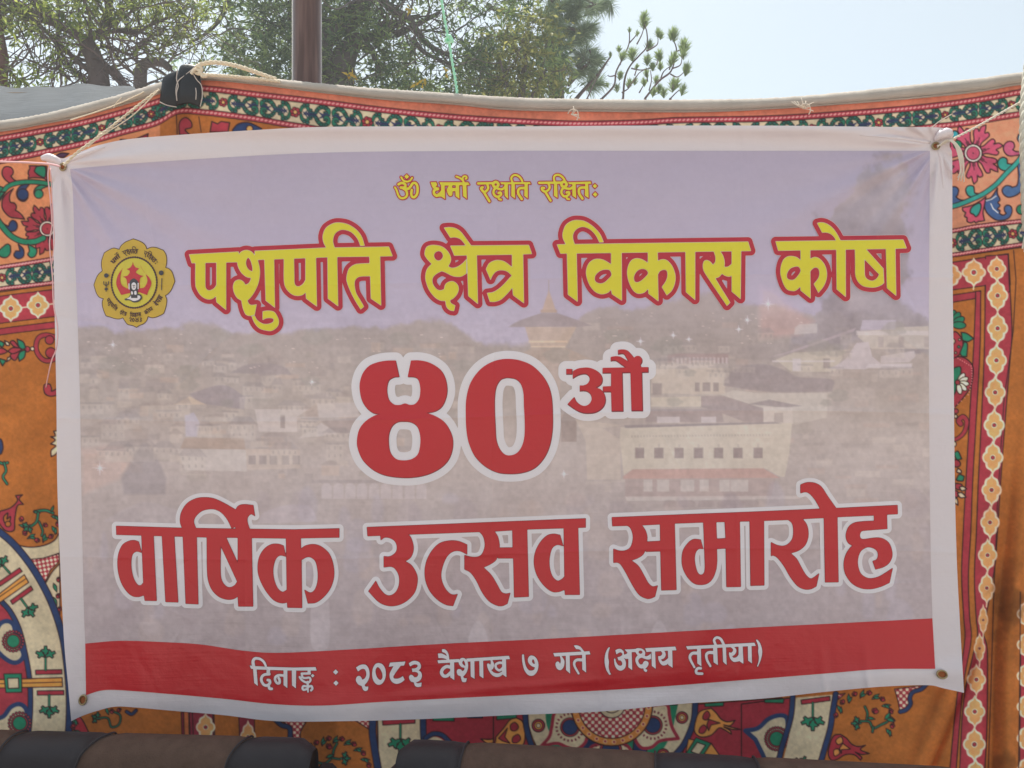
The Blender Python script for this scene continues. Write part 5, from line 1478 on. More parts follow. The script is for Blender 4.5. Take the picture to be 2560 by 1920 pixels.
# worn, dusty cloth
w1 = noise2(1810, 2720, 18, 41, 5); w2 = noise2(1810, 2720, 120, 42, 3)
w3 = noise2(1810, 2720, 420, 45, 2)
cv.a *= (1 + (w1 - .5)*.24 + (w2 - .5)*.14 + (w3 - .5)*.14)[..., None]
stain = smoothstep(.62, .78, noise2(1810, 2720, 22, 44, 4)) * smoothstep(1250, 1500, cy_) * smoothstep(2440, 2500, cx_)
cv.a *= (1 - .25*stain)[..., None]
cv.a += (np.array([150, 122, 104], np.float32) - cv.a) * .07
for _ in range(1): cv.a[1:-1, 1:-1] = (cv.a[1:-1, 1:-1]*2 + cv.a[:-2, 1:-1] + cv.a[2:, 1:-1] + cv.a[1:-1, :-2] + cv.a[1:-1, 2:]) / 6

M_cloth = cloth_mat("printed_cotton", None, .10)
def cpatch(xs, ytop, ybot, ny):
    t = np.linspace(0, 1, ny)[:, None]
    X = np.repeat(np.asarray(xs, float)[None], ny, 0)
    a = ytop(X[0]) if callable(ytop) else np.full(X.shape[1], float(ytop)); b = np.full(X.shape[1], float(ybot))
    return X, a[None]*(1-t) + b[None]*t
hem_mid = lambda x: hem_top(x)*.45 + hem_bot(x)*.55
VV, FF, CC, o_ = [], [], [], 0
fine = np.arange(-60, 2621, 2.0)
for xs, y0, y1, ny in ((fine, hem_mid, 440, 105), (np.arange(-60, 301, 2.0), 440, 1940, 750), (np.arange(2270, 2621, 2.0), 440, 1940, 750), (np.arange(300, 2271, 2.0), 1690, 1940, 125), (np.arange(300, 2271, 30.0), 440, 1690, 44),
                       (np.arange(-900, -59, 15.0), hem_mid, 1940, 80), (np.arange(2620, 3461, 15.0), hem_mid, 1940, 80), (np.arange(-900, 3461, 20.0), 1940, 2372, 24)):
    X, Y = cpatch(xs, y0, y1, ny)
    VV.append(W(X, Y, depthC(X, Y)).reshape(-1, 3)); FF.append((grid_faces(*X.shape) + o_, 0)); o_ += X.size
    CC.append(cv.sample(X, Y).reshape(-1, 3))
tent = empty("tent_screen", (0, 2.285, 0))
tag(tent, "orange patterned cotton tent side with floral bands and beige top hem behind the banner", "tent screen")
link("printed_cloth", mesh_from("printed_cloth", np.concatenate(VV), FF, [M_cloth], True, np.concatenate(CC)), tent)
# padded canvas hem along the top
M_hem = cloth_mat("canvas_hem", alb(142, 135, 127), .10, 420, .8)
xs = np.arange(-900, 3461, 4.0); tt = np.linspace(0, 1, 11)
fz = (np.random.default_rng(5).random(len(xs)) - .5) * 1.6
HT = hem_top(xs) + fz; HB = hem_bot(xs)
prof = [(1.0, -.004), (.995, .004), (.86, .011), (.84, .006), (.82, .011), (.6, .016), (.35, .017), (.14, .013), (.03, .006), (0, -.004), (.03, -.018), (.5, -.024), (1.0, -.010)]
rows = []
for u, out in prof:
    y = HT + (HB - HT)*u
    rows.append(W(xs, y, depthC(xs, HB) - out - .004))
Vh = np.array(rows)
link("hem", mesh_from("hem", Vh.reshape(-1, 3), [(grid_faces(len(prof), len(xs)), 0)], [M_hem], True), tent)

# dark running stitch along the hem
st_ = []
x = -60.0
while x < 2620:
    q = np.linspace(x, x + 9, 4); y = hem_top(q) + (hem_bot(q) - hem_top(q))*.80
    st_.append((W(q, y, depthC(q, hem_bot(q)) - .0135), .0008, 0)); x += 15 + 3*math.sin(x)
link("stitching", tube_mesh(st_, [simple_mat("stitch_thread", (.05, .045, .05), .9, 0, .1, 50)], 4), tent)

# ------------------------------------------------------------------ leather tab, ropes, twine, pole
M_leather = simple_mat("black_leather", alb(34, 36, 42)*.35, .42, 0, .25, 40, .5, 300)
M_edge = simple_mat("leather_edge_thread", alb(150, 140, 132), .8, 0, .1, 60)
M_jute = simple_mat("jute", alb(176, 162, 142), .9, 0, .2, 90, .6, 500)
M_twine = simple_mat("pale_twine", alb(168, 160, 148), .9, 0, .15, 90, .5, 500)
M_pink = simple_mat("pink_thread", alb(205, 140, 140), .85, 0, .1, 60)
M_green = simple_mat("green_nylon", alb(130, 190, 150), .55, 0, .15, 60)

tab = empty("leather_patch", W(455, 250, 2.25)); tag(tab, "black leather patch folded over the top hem of the tent cloth", "leather patch")
def pad(name, pts, Y, th, mat, parent, bulge=.006):
    P, C = parse(pts, (0, 0, 3.456)); q = spline(P, C, True)
    c = q.mean(0); rings = []
    for k, dy in ((1.0, 0.0), (1.0, -th*.6), (.93, -th), (.55, -th - bulge*.7), (.2, -th - bulge)):
        r = c + (q - c)*k
        rings.append(W(r[:, 0], r[:, 1], np.full(len(r), Y + dy)))
    n = len(q); V = np.concatenate(rings)
    F = []
    for k in range(len(rings) - 1):
        i = np.arange(n); j = (i + 1) % n
        F.append(np.stack([k*n + i, k*n + j, (k+1)*n + j, (k+1)*n + i], -1))
    return link(name, mesh_from(name, V, [(np.concatenate(F), 0), ((np.arange(n) + (len(rings)-1)*n)[None], 0), (np.arange(n)[::-1][None], 0)], [mat], True), parent)
pad("flap", "1535,605! 1450,640 1405,680 1395,740! 1378,880! 1440,905 1530,920! 1560,760! 1540,660!", 2.248, .006, M_leather, tab)
pad("flap", "1545,600 1570,560 1640,555 1700,570 1720,590! 1740,720! 1745,800! 1725,930! 1640,895 1530,915! 1525,780! 1530,680", 2.240, .010, M_leather, tab)
pts = [[(1535, 600), (1525, 680), (1540, 740), (1525, 800), (1528, 870)], [(1530, 870), (1520, 780), (1540, 700), (1600, 650), (1660, 600), (1690, 570)], [(1670, 640), (1700, 690), (1740, 740), (1748, 830), (1730, 920)], [(1690, 760), (1695, 800), (1692, 860)], [(1380, 880), (1440, 908), (1525, 925)]]
link("stitching", tube_mesh([(path3([(x/3.456, y/3.456, 2.226) for x, y in p], 6), .0014, 0) for p in pts], [M_edge], 6), tab)

ro = empty("hemp_rope", W(600, 170, 2.25)); tag(ro, "thick hemp rope looped from the black leather patch along the hem", "rope")
pr = rope_paths(path3([(487, 176, 2.235), (500, 162, 2.225), (530, 156, 2.22), (570, 160, 2.225), (615, 172, 2.235), (660, 188, 2.255), (690, 198, 2.27)]), .0058)
pr += rope_paths(path3([(482, 180, 2.23), (505, 186, 2.225), (560, 190, 2.23), (640, 197, 2.25), (700, 204, 2.265)]), .0047)
link("strand", tube_mesh(pr, [M_jute], 7), ro)
kn = [(path3([(x/3.456, y/3.456, 2.222) for x, y in p], 6), .0045, 0) for p in ([(1650, 640), (1690, 600), (1730, 620), (1750, 660), (1790, 655)], [(1700, 570), (1740, 590), (1720, 640)])]
link("knot", tube_mesh(kn, [M_jute], 7), ro)

def rope_obj(name, label, cat, paths, mat, sides=6):
    o = link(name, tube_mesh(paths, [mat], sides, True, name))
    tag(o, label, cat)
    return o
rope_obj("jute_twine", "slack jute twine slanting from the leather patch down to the banner's left corner", "twine",
         rope_paths(path3([(398, 224, 2.245), (335, 272, 2.23), (285, 312, 2.215), (235, 350, 2.195), (190, 384, 2.18), (160, 414, 2.185)]), .0040, 0, 2)
         + [(path3([(396, 226, 2.24), (330, 290, 2.22), (262, 334, 2.205), (225, 362, 2.19), (222, 368, 2.19)]), .0016, 0)], M_jute)
rope_obj("thin_cord", "thin pale cord lying loose along the beige hem at the left", "cord",
         [(path3([(360, 230, 2.262), (300, 258, 2.258), (240, 280, 2.258), (190, 296, 2.26), (176, 300, 2.262)]), .0018, 0), (path3([(304, 244, 2.255), (292, 256, 2.25), (284, 270, 2.25)]), .0012, 0)], M_jute)
rope_obj("pink_string", "thin pink string hanging down the banner's left edge onto the orange cloth", "string",
         [(path3([(-60, 398, 2.24), (0, 404, 2.23), (60, 406, 2.215), (122, 410, 2.19), (150, 416, 2.18)]), .0028, 0),
          (path3([(124, 412, 2.185), (120, 440, 2.18), (126, 500, 2.165), (130, 560, 2.165), (124, 610, 2.165), (131, 690, 2.16), (134, 760, 2.158), (144, 820, 2.15), (141, 870, 2.152), (128, 905, 2.17), (115, 968, 2.24)]), .0016, 0),
          (path3([(126, 420, 2.18), (134, 560, 2.162), (136, 600, 2.162), (130, 660, 2.164)]), .0012, 0)], M_pink)
rope_obj("taut_twine", "pale twine pulled tight from the banner's right corner up to the frame edge", "twine",
         rope_paths(path3([(2343, 366, 2.185), (2385, 346, 2.19), (2440, 318, 2.20), (2500, 284, 2.205), (2566, 247, 2.21), (2700, 170, 2.23)]), .0034, 0, 2), M_twine)
tl = []
for k in range(6):
    dx = k*4.2
    tl.append((path3([(2348 + k, 364 - k, 2.183), (2366 + dx*.6, 350, 2.176), (2386 + dx*.7, 362 + k*2, 2.174), (2397 + dx*.55, 395 + k, 2.18), (2401 + dx*.5 - (k % 3), 425, 2.19), (2394 + dx*.9 - (k % 2)*3, 444 + (k*7) % 12, 2.2)]), .0014, 0))
rope_obj("twine_tails", "bundle of loose twine tails drooping from the knot at the banner's right corner", "twine", tl, M_twine)
rp = empty("hanging_rope", W(2556, 420, 2.2)); tag(rp, "thick grey twisted rope hanging down at the right edge", "rope")
link("strand", tube_mesh(rope_paths(path3([(2572, 150, 2.22), (2563, 240, 2.2), (2560, 330, 2.19), (2562, 430, 2.19), (2565, 520, 2.19), (2566, 575, 2.2)], 6), .0115), [simple_mat("grey_rope", alb(160, 158, 146), .9, 0, .2, 90, .6, 500)], 8), rp)
link("frayed_end", tube_mesh([(path3([(2566, 572, 2.2), (2560 + k*3, 600, 2.2 - k*.004), (2556 + k*5, 622 + (k % 3)*8, 2.2)]), .0022, 0) for k in range(6)], [M_twine], 6), rp)
rope_obj("green_string", "green nylon string with a knot hanging from above onto the hem", "string",
         rope_paths(path3([(1080, -260, 2.36), (1098, -60, 2.35), (1104, 0, 2.34), (1112, 50, 2.34), (1121, 96, 2.335), (1130, 150, 2.33), (1141, 215, 2.31), (1143, 240, 2.29)]), .0042, 0, 2)
         + [(path3([(1116, 88, 2.33), (1126, 90, 2.322), (1128, 102, 2.322), (1118, 106, 2.328), (1115, 96, 2.336)]), .004, 0), (path3([(1112, 104, 2.335), (1120, 92, 2.32), (1130, 96, 2.33), (1132, 108, 2.335)]), .003, 0)], M_green)
def fray(px, py, lab, seed, n, sc_):
    r = np.random.default_rng(seed); ps = []
    for k in range(n):
        a = r.uniform(-2.6, .4); l = r.uniform(14, 34)*sc_
        ps.append((path3([(px, py, 2.255), (px + l*.5*math.cos(a) + r.uniform(-4, 4), py + l*.5*math.sin(a), 2.24), (px + l*math.cos(a), py + l*math.sin(a) + r.uniform(-3, 6), 2.245)], 5), .0011, 0))
    ps.append((path3([(px - 8, py - 2, 2.25), (px, py - 12, 2.235), (px + 14, py - 10, 2.235), (px + 18, py + 4, 2.25), (px + 14, py + 14, 2.258)], 5), .0016, 0))
    rope_obj("frayed_thread", lab, "thread", ps, M_twine, 5)
fray(2008, 272, "larger white frayed thread tied through the hem at the right of centre", 3, 9, 1.0)
fray(1428, 286, "small whitish frayed thread stuck to the orange band near the centre", 4, 5, .7)
rope_obj("loose_thread", "fine bright thread slanting across the green scrolls above the banner's right corner", "thread",
         [(path3([(2378, 286, 2.25), (2350, 302, 2.245), (2330, 318, 2.24)]), .0016, 0)], M_twine, 5)

# the pipe that holds the tent up
M_pipe, nt, b, out_ = new_mat("brown_steel_pipe")
tc = N(nt, "ShaderNodeTexCoord"); mp = N(nt, "ShaderNodeMapping"); mp.inputs['Scale'].default_value = (60, 60, 4)
nt.links.new(tc.outputs['Object'], mp.inputs[0]); nz = N(nt, "ShaderNodeTexNoise", i_Scale=1.0, i_Detail=6.0); nt.links.new(mp.outputs[0], nz.inputs['Vector'])
cr = N(nt, "ShaderNodeValToRGB"); cr.color_ramp.elements[0].position = .4; cr.color_ramp.elements[1].position = .66
cr.color_ramp.elements[0].color = (.085, .040, .030, 1); cr.color_ramp.elements[1].color = (.16, .090, .072, 1)
nt.links.new(nz.outputs['Fac'], cr.inputs[0]); nt.links.new(cr.outputs[0], b.inputs['Base Color'])
b.inputs['Roughness'].default_value = .55; b.inputs['Coat Weight'].default_value = 1.0; b.inputs['Coat Roughness'].default_value = .10; b.inputs['Coat IOR'].default_value = 1.45; b.inputs['Specular IOR Level'].default_value = .2; b.inputs['Sheen Weight'].default_value = .9; b.inputs['Sheen Roughness'].default_value = .22; b.inputs['Sheen Tint'].default_value = (1, .98, .96, 1)
pole = empty("steel_pole", (W(770, 960, 2.40)[0], 2.40, 0)); tag(pole, "brown steel pole standing upright behind the tent cloth", "pole")
xb = float(W(770, 960, 2.40)[0])
def cyl(x, y, z0, z1, r0, r1, n=32, m=6):
    t = np.linspace(0, 1, m)
    return (np.stack([x + 0*t, y + 0*t, z0 + (z1 - z0)*t], -1), r0 + (r1 - r0)*t, 0)
link("pipe", tube_mesh([cyl(xb - .003, 2.40, 0.0, 4.2, .0435, .0432, 32, 12)], [M_pipe], 32), pole)
link("collar", tube_mesh([cyl(xb - .003, 2.40, 3.02, 3.10, .0475, .0475, 32, 3)], [M_pipe], 32), pole)
link("base_plate", tube_mesh([cyl(xb, 2.40, 0.0, .012, .11, .11, 24, 2)], [M_pipe], 24, False), pole)

# ------------------------------------------------------------------ sofas in front
M_fab = simple_mat("brown_sofa_fabric", alb(124, 98, 85)*.30, .95, 0, .35, 38, 1.0, 240, .2)
M_lth = simple_mat("dark_leatherette", alb(66, 58, 62)*.28, .55, 0, .25, 12, .6, 90, .35)
M_pip = simple_mat("sofa_piping", alb(52, 46, 50)*.45, .6, 0, .15, 40)
M_foot = simple_mat("sofa_foot_wood", (.07, .04, .025), .5, 0, .2, 30)
H = 0.705
def crest(px, py):
    d = FPX*(CAMZ - H)/(py - 960)
    return np.array([(px - 1280)/FPX*d, d])
def sofa(name, label, A, B, segs):
    """A, B = ends of the back's crest line on plan; segs = (start, end, material) along it"""
    A = np.array(A); B = np.array(B); L = float(np.hypot(*(B - A))); e = (B - A)/L; nrm = np.array([e[1], -e[0]])      # nrm points to the viewer
    root = empty(name, ((A[0]+B[0])/2, (A[1]+B[1])/2, 0)); tag(root, label, "sofa", "sofas in front of the banner")
    # rolled back seen in section: (towards viewer, height)
    prof = spline(np.array([(-.045, .30), (-.05, .50), (-.048, H-.05), (-.036, H-.012), (-.01, H-.001), (.02, H-.004), (.048, H-.030), (.060, H-.085), (.068, H-.15), (.078, H-.22), (.10, .42), (.12, .38)]), None, False, 4)
    def sect(s, k=1.0, dz=0.0):
        q = prof.copy(); c = np.array([0.0, .5]); q = c + (q - c)*np.array([k, 1 - (1-k)*.6])
        x = A[0] + e[0]*s + nrm[0]*q[:, 0]; y = A[1] + e[1]*s + nrm[1]*q[:, 0]
        return np.stack([x, y, q[:, 1] + dz], -1)
    for (s0, s1, mat, slant0, slant1) in segs:
        ss = np.linspace(s0, s1, max(6, int((s1 - s0)/.03)))
        rows = []
        for s in ss:
            k = 1.0
            if s - 0 < .05 and slant0 == 'end': k = math.sqrt(max(0, 1 - (1 - (s + .001)/.05)**2))*.22 + .78
            if L - s < .05 and slant1 == 'end': k = math.sqrt(max(0, 1 - (1 - (L - s + .001)/.05)**2))*.22 + .78
            P = sect(s, k)
            f = (s - s0)/(s1 - s0)
            d0 = 0 if slant0 == 'end' else slant0; d1 = 0 if slant1 == 'end' else slant1
            sh = np.clip((prof[:, 0] + .02)/.12, 0, 1)**1.4*(1 + np.clip((H - .02 - prof[:, 1]), 0, .3))
            P[:, :2] += e*((d0*(1 - f) + d1*f)*sh)[:, None]
            # a shallow groove at each seam
            edge = min(s - s0, s1 - s); g = .006*math.exp(-(edge/.012)**2)
            P[:, :2] -= nrm*g*.6; P[:, 2] -= g*(prof[:, 1] > .6)
            rows.append(P)
        V = np.array(rows); ny, nx = V.shape[:2]
        caps = [((np.arange(nx))[None], 0), ((np.arange(nx)[::-1] + (ny-1)*nx)[None], 0)]
        link("back_panel", mesh_from("back_panel", V.reshape(-1, 3), [(grid_faces(ny, nx)[:, ::-1], 0)] + caps, [mat], True), root)
    for (s0, s1, mat, sl0, sl1) in segs[:-1]:
        P = sect(s1); sh = np.clip((prof[:, 0] + .02)/.12, 0, 1)**1.4*(1 + np.clip((H - .02 - prof[:, 1]), 0, .3)); P[:, :2] += e*(sl1*sh)[:, None]
        link("piping", tube_mesh([(P, .0028, 0)], [M_pip], 6), root)
    def box(s0, s1, d0, d1, z0, z1, mat, nm, r=.03):
        bm = bmesh.new(); bmesh.ops.create_cube(bm, size=1)
        for v in bm.verts:
            s = s0 + (v.co.x + .5)*(s1 - s0); d = d0 + (v.co.y + .5)*(d1 - d0)
            v.co = (A[0] + e[0]*s + nrm[0]*d, A[1] + e[1]*s + nrm[1]*d, z0 + (v.co.z + .5)*(z1 - z0))
        bmesh.ops.bevel(bm, geom=bm.edges[:], offset=r, segments=3, affect='EDGES')
        me = bpy.data.meshes.new(nm); bm.to_mesh(me); bm.free(); me.materials.append(mat); link(nm, me, root)
    box(.02, L - .02, -.045, .62, .10, .30, M_lth, "base")
    n = max(1, round(L/.65))
    for k in range(n): box(.13 + (L - .26)*k/n + .004, .13 + (L - .26)*(k+1)/n - .004, .135, .66, .302, .43, M_fab, "seat_cushion", .04)
    box(0, .12, -.04, .64, .11, .57, M_lth, "armrest", .04); box(L - .12, L, -.04, .64, .11, .57, M_lth, "armrest", .04)
    for s in (.06, L - .06):
        for d in (-.01, .57): box(s - .025, s + .025, d - .025, d + .025, 0, .10, M_foot, "foot", .006)
    return root
P0 = crest(-170, 1826); P1 = crest(784, 1851)
def sat(P0, P1, px, py):
    q = crest(px, py); e = (P1 - P0); return float((q - P0) @ e/np.hypot(*e))
LL = float(np.hypot(*(P1 - P0)))
s1_, s2_, s3_ = sat(P0, P1, 44, 1834), sat(P0, P1, 268, 1840), sat(P0, P1, 618, 1848)
sofa("sofa", "sofa back at lower left with brown fabric between two dark leatherette panels", P0, P1,
     [(0, s1_, M_fab, 'end', -.05), (s1_, s2_, M_lth, -.05, -.10), (s2_, s3_, M_fab, -.10, -.07), (s3_, LL, M_lth, -.07, 'end')])
P0 = crest(996, 1852); P1 = crest(2420, 1926)
LL = float(np.hypot(*(P1 - P0)))
s1_, s2_, s3_ = sat(P0, P1, 1166, 1862), sat(P0, P1, 1640, 1890), sat(P0, P1, 1890, 1903)
sofa("sofa", "longer sofa back at lower right, its dark end panel beside the gap between sofas", P0, P1,
     [(0, s1_, M_lth, 'end', -.02), (s1_, s2_, M_fab, -.02, -.01), (s2_, s3_, M_lth, -.01, .02), (s3_, LL, M_fab, .02, 'end')])

# ------------------------------------------------------------------ ground
M_gr, nt, b, out_ = new_mat("dusty_ground")
tc = N(nt, "ShaderNodeTexCoord"); nz = N(nt, "ShaderNodeTexNoise", i_Scale=1.5, i_Detail=9.0); nt.links.new(tc.outputs['Object'], nz.inputs['Vector'])
cr = N(nt, "ShaderNodeValToRGB"); cr.color_ramp.elements[0].color = (.30, .25, .215, 1); cr.color_ramp.elements[1].color = (.44, .38, .33, 1)
nt.links.new(nz.outputs['Fac'], cr.inputs[0]); nt.links.new(cr.outputs[0], b.inputs['Base Color']); b.inputs['Roughness'].default_value = .95
gm = mesh_from("ground", np.array([(-600, -600, 0), (600, -600, 0), (600, 600, 0), (-600, 600, 0)]), [(np.array([[0, 1, 2, 3]]), 0)], [M_gr])
tag(link("ground", gm), kind="structure")

# ------------------------------------------------------------------ shed roof behind on the left
M_roof = simple_mat("weathered_roof", (.055, .064, .076), .85, 0, .95, 4.5, .8, 40, .3, (.9, 16, 16))
M_shed = simple_mat("shed_boards", (.20, .15, .11), .9, 0, .3, 12, .4, 60, .2, (8, 8, 1))
shed = empty("shed", (-3.2, 5.6, 0)); tag(shed, "shed with weathered grey sloping roof showing over the tent cloth at left", "shed")
xl, xr = float(W(-700, 0, 6.5)[0]), float(W(335, 213, 6.5)[0])
u = np.linspace(0, 1, 160)
def roof_row(Y, z, xr_): 
    x = xl + (xr_ - xl)*u
    return np.stack([x, 0*x + Y, z + .012*np.sin(u*23) + .008*np.sin(u*57 + Y*9)], -1)
zr = CAMZ + 745/FPX*6.5; ze = CAMZ + 560/FPX*4.9
xr2 = float(W(470, 0, 4.9)[0])
rows = [roof_row(6.5, zr - .05, xr), roof_row(6.5, zr, xr), roof_row(5.7, (zr + ze)/2, (xr + xr2)/2), roof_row(4.9, ze, xr2), roof_row(4.9, ze - .05, xr2)]
link("roof", mesh_from("roof", np.array(rows).reshape(-1, 3), [(grid_faces(5, 160)[:, ::-1], 0)], [M_roof], False), shed)
def slab(x0, x1, y0, y1, z0, z1, mat, nm, parent):
    V = np.array([(x, y, z) for x in (x0, x1) for y in (y0, y1) for z in (z0, z1)])
    F = np.array([(0, 1, 3, 2), (4, 6, 7, 5), (0, 4, 5, 1), (2, 3, 7, 6), (0, 2, 6, 4), (1, 5, 7, 3)])
    return link(nm, mesh_from(nm, V, [(F, 0)], [mat]), parent)
slab(xl, xr2, 5.05, 5.13, 0, ze - .06, M_shed, "front_boards", shed)
slab(xl, xr, 6.36, 6.44, 0, zr - .10, M_shed, "back_boards", shed)

# ------------------------------------------------------------------ trees
def leaf_mat(name, c0, c1, tr=.55):
    m, nt, b, out = new_mat(name)
    at = N(nt, "ShaderNodeAttribute", attribute_name="Col")
    nt.links.new(at.outputs['Color'], b.inputs['Base Color'])
    b.inputs['Roughness'].default_value = .45
    t = N(nt, "ShaderNodeBsdfTranslucent"); hs = N(nt, "ShaderNodeHueSaturation"); hs.inputs['Saturation'].default_value = 1.1; hs.inputs['Value'].default_value = 2.4; hs.inputs['Hue'].default_value = .475
    nt.links.new(at.outputs['Color'], hs.inputs['Color']); nt.links.new(hs.outputs[0], t.inputs['Color'])
    mx = N(nt, "ShaderNodeMixShader", i_Fac=tr); nt.links.new(b.outputs[0], mx.inputs[1]); nt.links.new(t.outputs[0], mx.inputs[2])
    nt.links.new(mx.outputs[0], out.inputs['Surface'])
    return m
M_leaf = leaf_mat("leaves", 0, 0)
M_needle = leaf_mat("pine_needles", 0, 0, .4)
M_bark = simple_mat("bark", (.15, .115, .115), .9, 0, .4, 14, .8, 40, .2, (1, 1, .35))
M_bark2 = simple_mat("grey_bark", (.15, .125, .125), .9, 0, .4, 14, .8, 40, .2, (1, 1, .35))

def leaf_mesh(name, C, D, Nn, length, width, cols, mat):
    """C centres(base), D directions, Nn normals: pointed leaves, folded a little along the midrib"""
    C = np.asarray(C); D = np.asarray(D); Nn = np.asarray(Nn)
    D = D/np.linalg.norm(D, axis=1)[:, None]; S = np.cross(D, Nn); S /= np.linalg.norm(S, axis=1)[:, None] + 1e-9; U = np.cross(S, D)
    l = np.asarray(length)[:, None]; w = np.asarray(width)[:, None]
    v = [C, C + D*l*.45 + S*w*.5 + U*w*.18, C + D*l - U*l*.12, C + D*l*.45 - S*w*.5 + U*w*.18, C + D*l*.5]
    V = np.stack(v, 1).reshape(-1, 3); n = len(C); b = np.arange(n)[:, None]*5
    F = np.concatenate([b + np.array([0, 1, 4]), b + np.array([1, 2, 4]), b + np.array([2, 3, 4]), b + np.array([3, 0, 4])])
    return mesh_from(name, V, [(F, 0)], [mat], False, np.repeat(cols, 5, 0))
tr_ = np.random.default_rng(21)
def limb(pts, w0, w1, Y0, Y1):
    """branch traced in pixels, width in pixels, distance Y0..Y1"""
    n = len(pts); Ys = np.linspace(Y0, Y1, n)
    P = path3([(x, y, Ys[i]) for i, (x, y) in enumerate(pts)], 6)
    Yq = np.linspace(Y0, Y1, len(P)); R = np.linspace(w0, w1, len(P))/2*Yq/FPX
    return P, R, 0
def twig(p, d, L, r, depth, out, tips):
    """a wandering branchlet that forks"""
    n = max(4, int(L/.10)); P = [np.array(p)]; d = np.array(d, float); d /= np.linalg.norm(d)
    for i in range(n):
        d = d + tr_.normal(0, .20, 3) + np.array([0, 0, .02]); d /= np.linalg.norm(d)
        P.append(P[-1] + d*L/n)
        if depth > 0 and i > 0 and tr_.random() < .50:
            q = d + tr_.normal(0, .75, 3); twig(P[-1], q, L*tr_.uniform(.4, .7), r*.6, depth - 1, out, tips)
    out.append((np.array(P), np.linspace(r, r*.35, len(P)), 0))
    for q in P[len(P)//2:]: tips.append((q, d.copy()))
def green_cols(n, base, var, bright=.0):
    h = tr_.random(n)[:, None]
    c = np.array(base[0])*(1 - h) + np.array(base[1])*h
    c *= tr_.uniform(1 - var, 1 + var, (n, 1))
    return np.clip(c, .005, .6)

# left: sprawling tree with bare dark limbs and light feathery leaves
def tree_root(name, label, px, Y): 
    o = empty(name, (float(W(px, 0, Y)[0]), Y, 0)); tag(o, label, "tree", "trees behind the tent"); return o
YT = 9.0
lt = tree_root("broadleaf_tree", "sprawling tree with dark bare limbs and thin yellow-green leaves at left, behind the shed roof", 252, YT)
L1 = [limb([(256, 1321), (255, 700), (250, 330), (248, 205), (240, 160), (222, 118), (212, 100)], 70, 34, 9.0, 9.0),
      limb([(214, 104), (180, 78), (140, 60), (90, 32), (40, 8), (-40, -40)], 26, 12, 9.0, 8.6),
      limb([(218, 108), (232, 88), (262, 80), (272, 45), (276, 10), (284, -60)], 22, 10, 9.0, 9.2),
      limb([(262, 82), (300, 78), (340, 84), (380, 60), (430, 40), (470, 10)], 11, 5, 9.1, 9.4),
      limb([(246, 160), (270, 172), (296, 190), (312, 222), (318, 260)], 24, 14, 9.0, 8.9),
      limb([(140, 62), (100, 20), (70, -30)], 18, 9, 8.9, 8.7), limb([(-30, 10), (30, 30), (90, 58), (150, 110), (190, 150), (236, 188)], 9, 13, 8.9, 9.0),
      limb([(150, 60), (116, 18), (60, -30)], 18, 10, 9.1, 9.3), limb([(135, 100), (170, 160), (200, 190), (226, 216)], 8, 12, 9.2, 9.1),
      limb([(252, 112), (300, 128), (330, 136), (350, 118), (370, 100)], 11, 4, 9.0, 9.2), limb([(0, 160), (26, 180), (44, 206), (50, 240)], 6, 9, 8.8, 8.8),
      limb([(70, 150), (120, 170), (150, 175), (175, 200)], 4, 6, 9.2, 9.2), limb([(30, 205), (100, 190), (135, 155), (150, 140)], 4, 4, 9.3, 9.3)]
tips = []; tw = []
for P, R, _ in L1[1:]:
    for i in range(2, len(P) - 1, 2):
        d = P[i+1] - P[i-1] if i + 1 < len(P) else P[i] - P[i-1]
        twig(P[i], d/np.linalg.norm(d) + tr_.normal(0, .8, 3), tr_.uniform(.5, 1.1), R[i]*.32 + .003, 2, tw, tips)
L1.append(limb([(4, 1321), (4, 500), (2, 260), (8, 150), (-6, 60), (-20, -80)], 30, 20, 8.6, 8.6))
link("trunk", tube_mesh(L1[:5] + L1[5:-1], [M_bark], 8), lt)
link("twigs", tube_mesh(tw, [M_bark], 4), lt)
lt2 = tree_root("young_tree", "slim reddish tree trunk at the extreme left edge of the picture", 4, 8.6)
link("trunk", tube_mesh([L1[-1]], [simple_mat("red_bark", (.16, .075, .06), .9, 0, .3, 14)], 8), lt2)
def grow_leaves(tips, n, keep, ln, wd, base, name, parent, mat=M_leaf, droop=.25, clump=5, spread=.10):
    C, D, Nn = [], [], []
    T = [t for t in tips if keep(t[0])]
    if not T: return
    for k in range(n // clump):
        p, d = T[tr_.integers(len(T))]
        c = p + tr_.normal(0, spread, 3)
        for j in range(clump):
            dd = d*.4 + tr_.normal(0, .7, 3); dd[2] -= droop*tr_.random()
            C.append(c + tr_.normal(0, .025, 3)); D.append(dd); nn = tr_.normal(0, .6, 3); nn[2] += .8; Nn.append(nn)
    m = len(C)
    link(name, leaf_mesh(name, C, D, Nn, tr_.uniform(*ln, m), tr_.uniform(*wd, m), green_cols(m, base, .35), mat), parent)
def pxof(p): return 1280 + p[0]/p[1]*FPX, 960 - (p[2] - CAMZ)/p[1]*FPX
GB = ((.05, .085, .03), (.22, .27, .08))
def keepL(p):
    x, y = pxof(p)
    pr = .03 + .97*smoothstep(120, 40, y)*(.25 + .75*smoothstep(300, 120, abs(x - 300))) + .5*smoothstep(40, 0, x)
    return tr_.random() < pr
grow_leaves(tips, 9000, keepL, (.05, .11), (.018, .034), GB, "crown", lt, clump=7, spread=.13)
tag(lt2, "slim reddish tree trunk at the extreme left edge of the picture", "tree")
tips2 = []; tw2 = []
for z in (4.0, 4.3, 4.6, 4.9, 5.3, 5.8):
    for k in range(3):
        twig((float(W(2, 0, 8.6)[0]), 8.6, z), (tr_.uniform(-1, 1), tr_.uniform(-.5, .5), .3), tr_.uniform(.5, .9), .012, 1, tw2, tips2)
